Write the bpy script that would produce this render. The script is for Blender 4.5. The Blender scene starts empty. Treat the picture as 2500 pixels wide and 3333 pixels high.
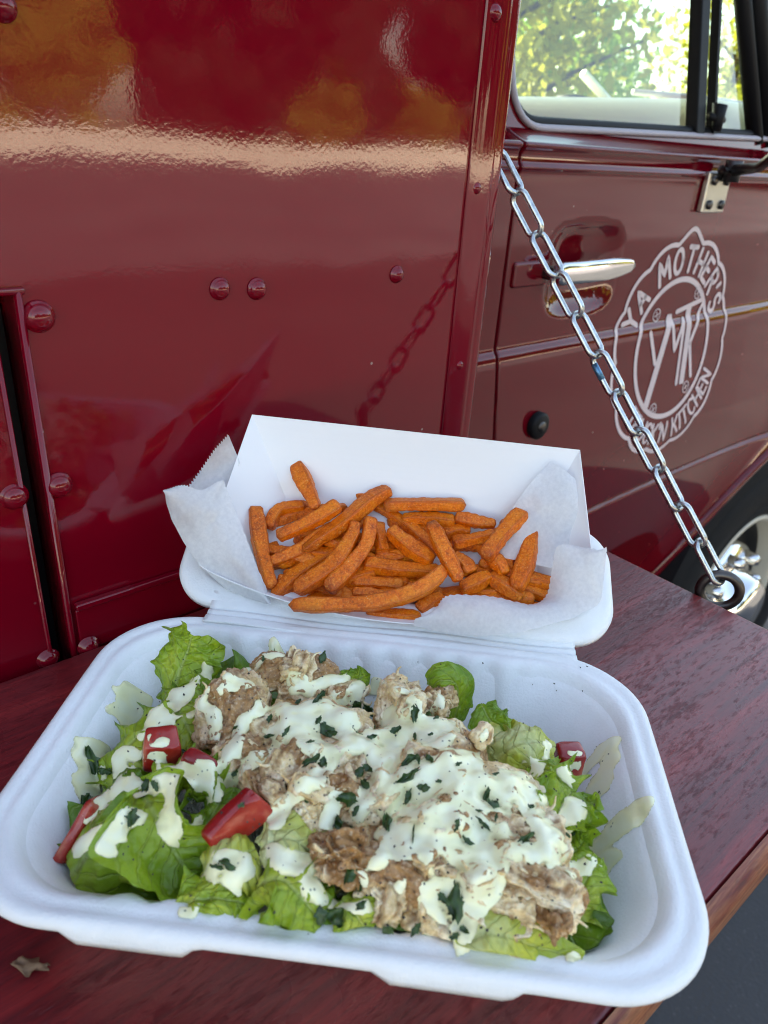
import bpy, bmesh, math, random
import numpy as np
from mathutils import Vector, Matrix
from mathutils.bvhtree import BVHTree
from mathutils.geometry import tessellate_polygon

random.seed(7)
RNG = np.random.default_rng(11)
sc = bpy.context.scene
COL = sc.collection
R = math.radians

# ------------------------------------------------------------------ camera
# world: x along the truck towards its nose, y into the truck, z up; shelf top is z = 0
CAM_H = 0.285
FPX, CXP, CYP = 2407.0, 1250.0, 1666.5
AX = np.array([[0.75875451, -0.25248795, 0.60045102],
               [-0.64845768, -0.37996358, 0.65964408],
               [0.06159734, -0.889875, -0.45202683]])
CAM = np.array([0, 0, CAM_H])
cd = bpy.data.cameras.new('camera')
cam = bpy.data.objects.new('camera', cd)
COL.objects.link(cam)
cam.matrix_world = Matrix(((AX[0, 0], -AX[0, 1], -AX[0, 2], 0), (AX[1, 0], -AX[1, 1], -AX[1, 2], 0),
                           (AX[2, 0], -AX[2, 1], -AX[2, 2], CAM_H), (0, 0, 0, 1)))
cd.sensor_fit = 'VERTICAL'
cd.sensor_height = 36
cd.lens = 36 * FPX / 3333
cd.clip_start = 0.01
cd.clip_end = 2000
cd.dof.use_dof = True
cd.dof.focus_distance = 0.41
cd.dof.aperture_fstop = 13.0
sc.camera = cam
sc.cycles.filter_width = 1.05

# ------------------------------------------------------------------ sky and sun
SUN_AZ, SUN_EL = R(98), R(33)          # azimuth of the sun from +x towards +y
w = bpy.data.worlds.new('World')
sc.world = w
w.use_nodes = True
wn = w.node_tree
bg = wn.nodes['Background']
sky = wn.nodes.new('ShaderNodeTexSky')
sky.sky_type = 'NISHITA'
sky.sun_disc = False
sky.sun_elevation = SUN_EL
sky.sun_rotation = R(90) - SUN_AZ
sky.air_density = 1.0
sky.dust_density = 1.5
wn.links.new(sky.outputs[0], bg.inputs[0])
bg.inputs[1].default_value = 0.14
ld = bpy.data.lights.new('sun', 'SUN')
ld.energy = 5.0
ld.angle = R(0.5)
ld.color = (1, .95, .86)
sun = bpy.data.objects.new('sun', ld)
COL.objects.link(sun)
sdir = Vector((math.cos(SUN_AZ) * math.cos(SUN_EL), math.sin(SUN_AZ) * math.cos(SUN_EL), math.sin(SUN_EL)))
sun.rotation_euler = sdir.to_track_quat('Z', 'Y').to_euler()
sun.location = (0, 0, 5)
sc.view_settings.view_transform = 'Standard'
sc.view_settings.look = 'None'
sc.view_settings.exposure = 2.58
sc.view_settings.gamma = 1
sc.view_settings.use_white_balance = True          # the phone's white balance for open shade
sc.view_settings.white_balance_temperature = 8300

# ------------------------------------------------------------------ frames and measuring helpers
def ray(px, py):
    return AX @ np.array([px - CXP, py - CYP, FPX])
def on_z(px, py, z):
    d = ray(px, py); return CAM + d * ((z - CAM_H) / d[2])
def on_y(px, py, y):
    d = ray(px, py); return CAM + d * (y / d[1])
HL = np.array([0.14954416, 0.3147049])          # left end of the container's hinge
EU = np.array([0.69227899, -0.72162996])        # along the container's width
EV = np.array([0.72162996, 0.69227899])         # from its front to its back
def C(u, v, z):
    u, v, z = np.broadcast_arrays(np.asarray(u, float), np.asarray(v, float), np.asarray(z, float))
    return np.stack([HL[0] + u * EU[0] + v * EV[0], HL[1] + u * EU[1] + v * EV[1], z], -1)
def on_v(px, py, v):
    d = ray(px, py); return CAM + d * ((v + HL @ EV) / (d[:2] @ EV))
def nz(a):
    a = np.asarray(a, float); return a / np.linalg.norm(a)

def vnoise(p, seed=0):
    p = np.asarray(p, float)
    i = np.floor(p).astype(np.int64); f = p - i
    f = f * f * f * (f * (f * 6 - 15) + 10)
    out = 0
    def hsh(x, y, z):
        n = (x * 374761393 + y * 668265263 + z * 2147483647 + seed * 1274126177) & 0xffffffff
        n = ((n ^ (n >> 13)) * 1274126177) & 0xffffffff
        n = (n ^ (n >> 16)) & 0xffff
        return n / 32767.5 - 1
    for a in (0, 1):
        for b in (0, 1):
            for c in (0, 1):
                wt = (f[..., 0] if a else 1 - f[..., 0]) * (f[..., 1] if b else 1 - f[..., 1]) * (f[..., 2] if c else 1 - f[..., 2])
                out = out + wt * hsh(i[..., 0] + a, i[..., 1] + b, i[..., 2] + c)
    return out
def fbm(p, o=3, seed=0):
    s = 0; a = 1; t = 0; p = np.asarray(p, float)
    for k in range(o):
        s = s + a * vnoise(p * 2 ** k, seed + 17 * k); t += a; a *= .5
    return s / t

ORG = {}
def put(o, parent, org):
    COL.objects.link(o)
    ORG[o.name] = np.asarray(org, float)
    if parent is not None:
        o.parent = parent
        o.location = Vector(ORG[o.name] - ORG[parent.name])
    else:
        o.location = Vector(ORG[o.name])
    return o
def tag(o, label=None, cat=None, group=None, kind=None):
    if label: o['label'] = label
    if cat: o['category'] = cat
    if group: o['group'] = group
    if kind: o['kind'] = kind
    return o
def empty(name, org, label, cat, group=None):
    o = bpy.data.objects.new(name, None)
    o.empty_display_size = .02
    put(o, None, org)
    return tag(o, label, cat, group)
def mesh(name, V, F, m, parent=None, org=None, smooth=True, attrs=None, uv=None, mats=None):
    V = np.asarray(V, float)
    if org is None:
        org = np.array([(V[:, 0].min() + V[:, 0].max()) / 2, (V[:, 1].min() + V[:, 1].max()) / 2, V[:, 2].min()])
    me = bpy.data.meshes.new(name)
    me.from_pydata((V - np.asarray(org)).tolist(), [], F.tolist() if isinstance(F, np.ndarray) else F)
    if smooth:
        me.polygons.foreach_set('use_smooth', [True] * len(me.polygons))
    if attrs:
        for k, a in attrs.items():
            at = me.attributes.new(k, 'FLOAT', 'POINT'); at.data.foreach_set('value', np.asarray(a, float))
    if uv is not None:
        at = me.attributes.new('leaf_uv', 'FLOAT_VECTOR', 'POINT')
        at.data.foreach_set('vector', np.asarray(uv, float).ravel())
    me.materials.append(m)
    me.update()
    o = bpy.data.objects.new(name, me)
    return put(o, parent, org)

def grid_faces(n, m, closed_n=False, closed_m=False, base=0):
    F = []
    for i in range(n if closed_n else n - 1):
        for j in range(m if closed_m else m - 1):
            a = i * m + j; b = i * m + (j + 1) % m; c = ((i + 1) % n) * m + (j + 1) % m; d = ((i + 1) % n) * m + j
            F.append((a + base, b + base, c + base, d + base))
    return F
class MB:
    def __init__(s): s.V = []; s.F = []; s.n = 0
    def add(s, V, F):
        s.V.append(np.asarray(V, float)); s.F += [tuple(i + s.n for i in f) for f in F]; s.n += len(V); return s
    def box(s, lo, hi):
        x0, y0, z0 = lo; x1, y1, z1 = hi
        V = [(x, y, z) for x in (x0, x1) for y in (y0, y1) for z in (z0, z1)]
        return s.add(V, [(0, 1, 3, 2), (4, 6, 7, 5), (0, 4, 5, 1), (2, 3, 7, 6), (0, 2, 6, 4), (1, 5, 7, 3)])
    def tube(s, pts, r, k=10, closed=False, cap=True):
        pts = np.asarray(pts, float); n = len(pts)
        r = np.broadcast_to(np.asarray(r, float), (n,))
        if closed:
            T = np.roll(pts, -1, 0) - np.roll(pts, 1, 0)
        else:
            T = np.gradient(pts, axis=0)
        T /= np.linalg.norm(T, axis=1)[:, None] + 1e-12
        up = np.array([0, 0, 1.]) if abs(T[0, 2]) < .9 else np.array([1., 0, 0])
        N = np.cross(T[0], up); N /= np.linalg.norm(N)
        rings = []
        a = np.linspace(0, 2 * np.pi, k, endpoint=False)
        for i in range(n):
            N = N - T[i] * (N @ T[i]); N /= np.linalg.norm(N)
            B = np.cross(T[i], N)
            rings.append(pts[i] + r[i] * (np.cos(a)[:, None] * N + np.sin(a)[:, None] * B))
        F = grid_faces(n, k, closed, True)
        if cap and not closed:
            F = F + [tuple(range(k))[::-1], tuple((n - 1) * k + i for i in range(k))]
        return s.add(np.concatenate(rings), F)
    def lathe(s, prof, centre, axis, k=40, cap=False):
        axis = nz(axis); t = np.array([0, 0, 1.]) if abs(axis[2]) < .9 else np.array([1., 0, 0])
        n1 = nz(np.cross(axis, t)); n2 = np.cross(axis, n1)
        a = np.linspace(0, 2 * np.pi, k, endpoint=False)
        V = []
        for r_, h_ in prof:
            V.append(np.asarray(centre) + axis * h_ + r_ * (np.cos(a)[:, None] * n1 + np.sin(a)[:, None] * n2))
        F = grid_faces(len(prof), k, False, True)
        if cap: F.append(tuple((len(prof) - 1) * k + i for i in range(k)))
        return s.add(np.concatenate(V), F)
    def build(s, name, m, parent=None, org=None, smooth=True, **k):
        return mesh(name, np.concatenate(s.V), s.F, m, parent, org, smooth, **k)
def bevel(o, wd, seg=2, ang=40):
    b = o.modifiers.new('bevel', 'BEVEL'); b.width = wd; b.segments = seg; b.limit_method = 'ANGLE'; b.angle_limit = R(ang); b.harden_normals = True
    o.data.polygons.foreach_set('use_smooth', [True] * len(o.data.polygons))
    return o
def spline(pts, n):
    """Catmull-Rom through pts, n samples"""
    P = np.asarray(pts, float)
    if len(P) == 2:
        t = np.linspace(0, 1, n)[:, None]; return P[0] * (1 - t) + P[1] * t
    Q = np.vstack([2 * P[0] - P[1], P, 2 * P[-1] - P[-2]])
    out = []
    for s in np.linspace(0, len(P) - 1 - 1e-9, n):
        i = int(s); f = s - i; a, b, c, d = Q[i:i + 4]
        out.append(.5 * (2 * b + (c - a) * f + (2 * a - 5 * b + 4 * c - d) * f * f + (3 * b - a - 3 * c + d) * f ** 3))
    return np.array(out)

# ------------------------------------------------------------------ materials
class NT:
    def __init__(s, name):
        s.m = bpy.data.materials.new(name); s.m.use_nodes = True; s.t = s.m.node_tree
        s.b = s.t.nodes['Principled BSDF']; s.out = s.t.nodes['Material Output']
    def n(s, typ, props=None, **inp):
        nd = s.t.nodes.new('ShaderNode' + typ)
        for k, v in (props or {}).items(): setattr(nd, k, v)
        for k, v in inp.items(): s.set(nd, k, v)
        return nd
    def set(s, nd, k, v):
        key = int(k[1:]) if k[0] == 'i' and k[1:].isdigit() else k.replace('_', ' ')
        sk = nd.inputs[key]
        if isinstance(v, bpy.types.NodeSocket): s.t.links.new(v, sk)
        else: sk.default_value = (*v, 1) if isinstance(v, tuple) and len(v) == 3 and sk.type == 'RGBA' else v
    def p(s, **k):
        for a, v in k.items(): s.set(s.b, a, v)
        return s
    def obj(s, scale=(1, 1, 1), loc=(0, 0, 0), rot=(0, 0, 0)):
        tc = s.n('TexCoord'); mp = s.n('Mapping', None, Vector=tc.outputs['Object'], Scale=scale, Location=loc, Rotation=rot)
        return mp.outputs[0]
    def noise(s, vec, scale, detail=3, rough=.5, dist=0):
        return s.n('TexNoise', None, Vector=vec, Scale=scale, Detail=detail, Roughness=rough, Distortion=dist).outputs[0]
    def vor(s, vec, scale, feat='F1', out=0, rnd=1.0):
        return s.n('TexVoronoi', {'feature': feat}, Vector=vec, Scale=scale, Randomness=rnd).outputs[out]
    def ramp(s, fac, stops, interp='LINEAR'):
        nd = s.n('ValToRGB', None, Fac=fac); cr = nd.color_ramp; cr.interpolation = interp
        while len(cr.elements) < len(stops): cr.elements.new(.5)
        for e, (pos, col) in zip(cr.elements, stops):
            e.position = pos; e.color = (*col, 1) if isinstance(col, tuple) else (col, col, col, 1)
        return nd.outputs[0]
    def mix(s, fac, a, b, mode='MIX'):
        nd = s.n('Mix', {'data_type': 'RGBA', 'blend_type': mode})
        for i, v in ((0, fac), (6, a), (7, b)):
            if isinstance(v, bpy.types.NodeSocket): s.t.links.new(v, nd.inputs[i])
            else: nd.inputs[i].default_value = (*v, 1) if isinstance(v, tuple) else (v if i == 0 else (v, v, v, 1))
        return nd.outputs[2]
    def math(s, op, a, b=0, clamp=False):
        nd = s.n('Math', {'operation': op, 'use_clamp': clamp}, i0=a, i1=b); return nd.outputs[0]
    def bump(s, h, strength, dist, normal=None):
        nd = s.n('Bump', None, Height=h, Strength=strength, Distance=dist)
        if normal is not None: s.set(nd, 'Normal', normal)
        return nd.outputs[0]
    def attr(s, name, out=2): return s.n('Attribute', {'attribute_name': name}).outputs[out]
    def normal(s, v): s.set(s.b, 'Normal', v); return s

def paint_mat(name, col, peel=.00003, dents=True):
    t = NT(name); v = t.obj()
    h1 = t.noise(v, 420, 2)
    nb = t.bump(h1, .2, peel * 3)
    if dents:
        h2 = t.noise(v, 9, 2)
        nb2 = t.bump(h2, .22, .0028)
        t.p(Coat_Normal=t.bump(h1, .2, peel * 3, nb2))
    fl = t.noise(v, 3, 3)
    dust = t.math('MULTIPLY', t.ramp(t.vor(v, 38), [(.028, 1.), (.045, 0.)]), t.ramp(t.noise(v, 6, 1), [(.5, 0.), (.55, .55)]))
    t.p(Base_Color=t.mix(dust, t.mix(fl, col, tuple(c * .8 for c in col)), (.5, .42, .38)), Roughness=.55, Specular_IOR_Level=.0, Coat_Weight=1.0, Coat_Roughness=.05, Coat_IOR=1.5)
    return t.normal(nb).m
M = {}
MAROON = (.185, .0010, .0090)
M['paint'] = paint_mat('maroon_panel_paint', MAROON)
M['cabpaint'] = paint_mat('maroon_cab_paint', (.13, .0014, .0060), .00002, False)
def simple(name, col, rough=.5, metal=0., **k):
    t = NT(name); t.p(Base_Color=col, Roughness=rough, Metallic=metal, **k); return t.m
M['black'] = simple('black_rubber', (.005, .005, .006), .55, Specular_IOR_Level=.2)
M['chrome'] = simple('chrome', (.72, .72, .72), .12, 1.)
M['steelpale'] = simple('pale_bare_metal', (.55, .55, .52), .35, 1.)
M['seal'] = simple('pale_window_seal', (.34, .30, .33), .4)
M['dash'] = simple('mint_dash_vinyl', (.70, .77, .62), .5)
M['decal'] = simple('white_decal', (.62, .50, .50), .45)
M['wheelpale'] = simple('cream_wheel', (.5, .45, .36), .4)
t = NT('tyre_rubber'); v = t.obj(); t.p(Base_Color=(.009, .009, .010), Roughness=.8, Specular_IOR_Level=.2); t.normal(t.bump(t.noise(v, 60), .3, .002)); M['tyre'] = t.m
# window glass: thin tinted pane
t = NT('window_glass'); t.t.nodes.remove(t.b)
tr = t.n('BsdfTransparent', None, Color=(.72, .93, .80)); gl = t.n('BsdfGlossy', None, Color=(1, 1, 1), Roughness=.02)
fr = t.n('Fresnel', None, IOR=1.5)
mx = t.n('MixShader', None, i0=t.math('MULTIPLY', fr.outputs[0], 1.3, True), i1=tr.outputs[0], i2=gl.outputs[0]); t.t.links.new(mx.outputs[0], t.out.inputs[0]); M['glass'] = t.m
# galvanised chain steel
t = NT('galvanised_steel'); v = t.obj(); n1 = t.noise(v, 140, 3)
t.p(Base_Color=t.ramp(n1, [(.35, (.42, .45, .46)), (.7, (.66, .69, .68))]), Metallic=1., Roughness=t.ramp(n1, [(.3, .22), (.8, .42)])); M['chain'] = t.m
t = NT('blue_tinged_steel'); t.p(Base_Color=(.10, .26, .42), Metallic=.8, Roughness=.4); M['chainblue'] = t.m
M['darksteel'] = simple('dark_worn_steel', (.10, .09, .085), .38, 1.)

# red stained wood
def wood(name, worn):
    t = NT(name)
    v = t.obj()
    vs = t.obj((1.1, 16, 16))
    g1 = t.noise(vs, 5.5, 6, .6, .6)
    vf = t.obj((9, 150, 150)); g2 = t.noise(vf, 4.5, 4, .65)
    vp = t.obj((60, 260, 260)); pores = t.noise(vp, 1.0, 3, .6)
    big = t.noise(v, 7, 3)
    c = t.ramp(g1, [(.3, (.085, .004, .006)), (.52, (.19, .010, .013)), (.75, (.30, .024, .024))])
    c = t.mix(t.ramp(g2, [(.42, 0.), (.75, .55)]), c, (.055, .009, .013))
    if worn:
        c2 = t.ramp(g2, [(.3, (.10, .03, .012)), (.5, (.30, .12, .05)), (.72, (.46, .24, .11))])
        wm = t.ramp(t.math('ADD', t.math('MULTIPLY', g1, .7), t.math('MULTIPLY', big, .4)), [(.47, 0.), (.58, 1.)])
        c = t.mix(wm, c, c2)
    vq = t.obj((150, 560, 560)); blot = t.noise(vq, 1.0, 2, .5); vr = t.obj((22, 130, 130)); blot2 = t.noise(vr, 1.0, 3)
    film = t.ramp(t.math('ADD', t.math('MULTIPLY', blot, .62), t.math('MULTIPLY', blot2, .38)), [(.36, 0.), (.50, 1.)])
    c = t.mix(t.math('MULTIPLY', t.math('SUBTRACT', 1., film), .38), c, (.040, .004, .006))
    c = t.mix(.35, c, t.mix(1., c, (1., .62, .62), 'MULTIPLY'))
    t.p(Base_Color=c, Roughness=.5, Specular_IOR_Level=.25, Coat_Weight=t.mix(film, .3, .3 if worn else .75), Coat_IOR=1.6, Coat_Roughness=t.mix(big, .16, .34))
    nb = t.bump(t.math('ADD', t.math('MULTIPLY', g2, .5), t.math('MULTIPLY', pores, .5)), .4, .0005)
    t.normal(nb); t.p(Coat_Normal=t.bump(t.math('ADD', t.math('MULTIPLY', film, .8), t.math('MULTIPLY', g2, .5)), .45, .0004))
    return t.m
M['wood'] = wood('red_stained_wood', False)
M['woodedge'] = wood('worn_red_wood_edge', True)

t = NT('asphalt'); v = t.obj(); sp = t.vor(v, 90); big = t.noise(v, .6, 4)
t.p(Base_Color=t.mix(t.math('MULTIPLY', t.ramp(sp, [(.1, 1.), (.35, 0.)]), t.ramp(t.noise(v, 40, 2), [(.45, 0.), (.7, .6)])), t.ramp(big, [(.3, (.040, .042, .047)), (.7, (.058, .060, .064))]), (.11, .11, .11)), Roughness=.85)
t.normal(t.bump(t.noise(v, 130, 3), .6, .006)); M['asphalt'] = t.m
t = NT('pale_concrete'); v = t.obj(); t.p(Base_Color=t.ramp(t.noise(v, .8, 5), [(.3, (.36, .33, .29)), (.7, (.50, .47, .42))]), Roughness=.9); M['concrete'] = t.m
t = NT('weathered_lot'); v = t.obj(); t.p(Base_Color=t.ramp(t.noise(v, .5, 5), [(.3, (.105, .10, .115)), (.7, (.16, .155, .17))]), Roughness=.9); M['lot'] = t.m
t = NT('pale_stucco'); v = t.obj(); t.p(Base_Color=t.ramp(t.noise(v, 1.5, 5), [(.3, (.70, .64, .56)), (.7, (.82, .77, .69))]), Roughness=.9); M['stucco'] = t.m
t = NT('dry_grass'); v = t.obj(); t.p(Base_Color=t.ramp(t.noise(v, .35, 5), [(.3, (.09, .12, .02)), (.55, (.22, .20, .05)), (.75, (.34, .25, .10))]), Roughness=.9); M['grass'] = t.m
t = NT('bark'); v = t.obj((1, 1, .2)); t.p(Base_Color=t.ramp(t.noise(v, 9, 4), [(.3, (.05, .035, .025)), (.7, (.16, .12, .09))]), Roughness=.9); M['bark'] = t.m
def foliage(name, a, b):
    t = NT(name); v = t.obj(); c = t.ramp(t.noise(v, 1.1, 3), [(.3, a), (.7, b)])
    t.p(Base_Color=c, Roughness=.6)
    tl = t.n('BsdfTranslucent', None, Color=t.mix(.5, c, b)); mx = t.n('MixShader', None, i0=.4, i1=t.b.outputs[0], i2=tl.outputs[0])
    t.t.links.new(mx.outputs[0], t.out.inputs[0]); return t.m
M['leafgreen'] = foliage('green_foliage', (.13, .24, .035), (.30, .42, .07))
M['leafyellow'] = foliage('yellow_green_foliage', (.20, .24, .03), (.46, .42, .06))
M['leafdark'] = foliage('dark_foliage', (.012, .022, .008), (.035, .050, .016))

# moulded fibre container, paper, card
t = NT('white_moulded_fibre'); v = t.obj(); f1 = t.noise(v, 900, 3); f2 = t.noise(v, 60, 3)
t.p(Base_Color=t.ramp(f2, [(.3, (.79, .80, .79)), (.7, (.84, .85, .85))]), Roughness=.55, Specular_IOR_Level=.35)
t.normal(t.bump(t.math('ADD', f1, t.math('MULTIPLY', f2, 2.)), .5, .0005)); M['fibre'] = t.m
t = NT('white_paperboard'); v = t.obj(); sp = t.vor(v, 130)
t.p(Base_Color=t.mix(t.ramp(t.noise(v, 22, 2), [(.66, 0.), (.74, .45)]), (.80, .80, .81), (.66, .60, .42)), Roughness=.6); t.normal(t.bump(t.noise(v, 300), .1, .0003)); M['card'] = t.m
t = NT('greaseproof_paper'); v = t.obj(); n1 = t.noise(v, 500, 4); n2 = t.noise(v, 45, 4)
t.p(Base_Color=t.ramp(n1, [(.3, (.70, .71, .73)), (.7, (.84, .85, .86))]), Roughness=.4)
t.normal(t.bump(t.math('ADD', n1, t.math('MULTIPLY', n2, 4.)), .3, .0006))
tl = t.n('BsdfTranslucent', None, Color=(.85, .86, .88)); tp = t.n('BsdfTransparent', None, Color=(1, 1, 1))
m1 = t.n('MixShader', None, i0=.35, i1=t.b.outputs[0], i2=tl.outputs[0]); m2 = t.n('MixShader', None, i0=.10, i1=m1.outputs[0], i2=tp.outputs[0])
t.t.links.new(m2.outputs[0], t.out.inputs[0]); M['paper'] = t.m

# fries
t = NT('sweet_potato_fry'); v = t.obj(); n1 = t.noise(v, 330, 3, .7); n2 = t.noise(v, 60, 3); sp = t.vor(v, 520)
rnd = t.n('ObjectInfo').outputs['Random']; tip = t.attr('tip')
c = t.ramp(t.math('ADD', t.math('MULTIPLY', n1, .45), t.math('MULTIPLY', n2, .55)), [(.33, (.38, .042, .001)), (.46, (.80, .145, .0015)), (.64, (.95, .27, .008))])
c = t.mix(t.math('MULTIPLY', rnd, .4), c, (.62, .12, .003))
c = t.mix(tip, c, (.13, .028, .01))
crm = t.noise(v, 900, 2); c = t.mix(t.ramp(crm, [(.56, 0.), (.66, .35)]), c, (.95, .42, .10)); c = t.mix(t.ramp(crm, [(.34, .3), (.44, 0.)]), c, (.22, .025, .002))
salt = t.math('MULTIPLY', t.ramp(sp, [(.10, 1.), (.17, 0.)]), t.ramp(t.noise(v, 230, 1), [(.55, 0.), (.62, 1.)]))
c = t.mix(t.math('MULTIPLY', salt, .7), c, (.85, .66, .42))
ed = t.attr('ridge'); c = t.mix(t.math('MULTIPLY', t.ramp(t.math('ADD', ed, t.math('MULTIPLY', n2, .8)), [(.9, 0.), (1.4, 1.)]), .45), c, (.40, .06, .002))
t.p(Base_Color=c, Roughness=.45, Specular_IOR_Level=.4, Subsurface_Weight=.08, Subsurface_Scale=.003, Subsurface_Radius=(1, .4, .1))
t.normal(t.bump(t.math('ADD', t.noise(v, 480, 4, .7), t.math('MULTIPLY', salt, 1.)), .8, .0011)); M['fry'] = t.m

# chicken
t = NT('grilled_chicken'); v = t.obj(); rnd = t.n('ObjectInfo').outputs['Random']
sear = t.attr('sear'); fib = t.attr('fib'); n1 = t.noise(v, 110, 4, .6); n2 = t.noise(v, 300, 4, .65)
c = t.ramp(n1, [(.30, (.56, .33, .11)), (.46, (.82, .60, .31)), (.64, (.95, .82, .58))])
c = t.mix(t.ramp(fib, [(.22, .8), (.55, 0.)]), c, (.26, .12, .04))  # valleys between fibres darkened in the colour, painted crevice shade
sc_ = t.math('ADD', sear, t.math('MULTIPLY', t.math('SUBTRACT', n1, .5), .9))
c = t.mix(t.ramp(sc_, [(.42, 0.), (.62, .85)]), c, t.ramp(n2, [(.35, (.17, .060, .014)), (.65, (.46, .21, .055))]))
gr = t.noise(v, 620, 2, .6); c = t.mix(t.ramp(gr, [(.34, .30), (.46, 0.)]), c, (.30, .14, .045)); c = t.mix(t.ramp(gr, [(.56, 0.), (.70, .35)]), c, (.92, .80, .60))
c = t.mix(t.ramp(sc_, [(1.15, 0.), (1.45, .85)]), c, (.05, .024, .014))
spk = t.math('MULTIPLY', t.ramp(t.vor(v, 420), [(.16, 1.), (.26, 0.)]), t.ramp(t.noise(v, 130, 2), [(.50, 0.), (.58, 1.)]))
c = t.mix(t.math('MULTIPLY', spk, .85), c, (.06, .028, .018))
t.p(Base_Color=c, Roughness=.48, Specular_IOR_Level=.45, Subsurface_Weight=.12, Subsurface_Scale=.003, Subsurface_Radius=(1, .5, .25))
t.normal(t.bump(t.math('ADD', n2, gr), .7, .0009)); M['chicken'] = t.m

# lettuce
def lettuce_mat():
    t = NT('lettuce_leaf'); v = t.obj(); uv = t.n('SeparateXYZ', None, Vector=t.attr('leaf_uv', 1))
    s, a = uv.outputs[0], uv.outputs[1]; tone = t.attr('tone')
    at = t.math('ABSOLUTE', a)
    n1 = t.noise(v, 70, 4)
    tn = t.math('ADD', tone, t.math('MULTIPLY', t.math('SUBTRACT', n1, .5), .35))
    c = t.ramp(tn, [(.0, (.74, .76, .40)), (.25, (.66, .68, .09)), (.5, (.34, .48, .030)), (.75, (.13, .27, .015)), (1., (.035, .10, .008))])
    rib = t.ramp(t.math('DIVIDE', at, t.math('SUBTRACT', 1.25, s)), [(.03, 1.), (.10, 0.)])
    vein = t.math('FRACT', t.math('ADD', t.math('SUBTRACT', t.math('MULTIPLY', s, 7.), t.math('MULTIPLY', at, 2.2)), t.math('MULTIPLY', n1, 1.1)))
    vein = t.ramp(t.math('ABSOLUTE', t.math('SUBTRACT', vein, .5)), [(.03, 1.), (.10, 0.)])
    fine = t.ramp(t.vor(v, 260, 'DISTANCE_TO_EDGE'), [(.02, 1.), (.08, 0.)])
    c = t.mix(t.math('MULTIPLY', vein, .22), c, (.42, .52, .16))
    c = t.mix(t.math('MULTIPLY', fine, .14), c, (.40, .50, .14))
    c = t.mix(t.math('MULTIPLY', rib, uv.outputs[2]), c, (.62, .68, .38))
    t.p(Base_Color=c, Roughness=.3, Specular_IOR_Level=.5)
    quilt = t.vor(v, 170, 'SMOOTH_F1')
    hh = t.math('ADD', t.math('ADD', t.math('MULTIPLY', t.noise(v, 150, 3), 1.0), t.math('MULTIPLY', quilt, -1.2)), t.math('MULTIPLY', t.math('ADD', vein, rib), -.5))
    nb = t.bump(hh, .7, .0016); t.normal(nb)
    tl = t.n('BsdfTranslucent', None, Color=t.mix(.4, c, (.40, .55, .05)), Normal=nb)
    mx = t.n('MixShader', None, i0=.33, i1=t.b.outputs[0], i2=tl.outputs[0]); t.t.links.new(mx.outputs[0], t.out.inputs[0])
    return t.m
M['lettuce'] = lettuce_mat()
t = NT('chopped_herb'); v = t.obj(); t.p(Base_Color=t.ramp(t.noise(v, 300, 3), [(.3, (.010, .030, .006)), (.7, (.040, .10, .015))]), Roughness=.42); t.normal(t.bump(t.noise(v, 500), .5, .0006)); M['herb'] = t.m
t = NT('tomato_flesh'); v = t.obj(); n1 = t.noise(v, 90, 3); sk = t.attr('skin')
c = t.ramp(n1, [(.38, (.36, .014, .010)), (.54, (.46, .045, .028)), (.68, (.60, .19, .10))])
t.p(Base_Color=t.mix(sk, c, (.27, .008, .008)), Roughness=.2, Specular_IOR_Level=.6, Subsurface_Weight=.2, Subsurface_Scale=.004, Subsurface_Radius=(1, .2, .1)); t.normal(t.bump(n1, .35, .0015)); M['tomato'] = t.m
t = NT('creamy_dressing'); v = t.obj(); spk = t.math('MULTIPLY', t.ramp(t.vor(v, 300), [(.10, 1.), (.17, 0.)]), t.ramp(t.noise(v, 70, 2), [(.56, 0.), (.62, 1.)]))
thick = t.attr('thick')
c = t.mix(t.ramp(thick, [(.3, 0.), (.9, 1.)]), (.95, .89, .50), (.92, .91, .64))
t.p(Base_Color=t.mix(t.math('MULTIPLY', spk, .8), c, (.07, .09, .06)), Roughness=.2, Specular_IOR_Level=.55, Subsurface_Weight=.25, Subsurface_Scale=.004, Subsurface_Radius=(1, .9, .6), Alpha=t.ramp(thick, [(.0, .0), (.30, .75), (.48, 1.)]))
t.normal(t.bump(t.noise(v, 170, 2), .25, .001)); M['dressing'] = t.m
M['dryleaf'] = simple('dry_leaf', (.20, .11, .06), .7)
M['pepper'] = simple('pepper', (.03, .025, .02), .6)

# ------------------------------------------------------------------ the ground
GZ = -1.085
def sheet(name, x0, x1, y0, y1, z, m, kind='structure'):
    o = mesh(name, [(x0, y0, z), (x1, y0, z), (x1, y1, z), (x0, y1, z)], [(0, 1, 2, 3)], m, None, (0, 0, z), False)
    return tag(o, kind=kind)
sheet('asphalt_ground', -600, 600, -600, 600, GZ, M['asphalt'])
sheet('concrete_lot', -150, 250, -29.8, -6.6, GZ + .004, M['lot'])
sheet('far_pavement', -150, 250, -46, -30.5, GZ + .13, M['concrete'])
b = MB(); b.box((-150, -30.5, GZ - .02), (250, -30.25, GZ + .85)); b.box((-150, -30.54, GZ + .851), (250, -30.21, GZ + .93))
tag(b.build('low_wall', M['stucco'], smooth=False), 'long low pale stucco wall across the lot', 'wall')
sheet('grass_bank', -200, 300, -400, -46, GZ + .14, M['grass'])
sheet('grass_verge', 9, 400, 8, 400, GZ + .10, M['grass'])

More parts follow.
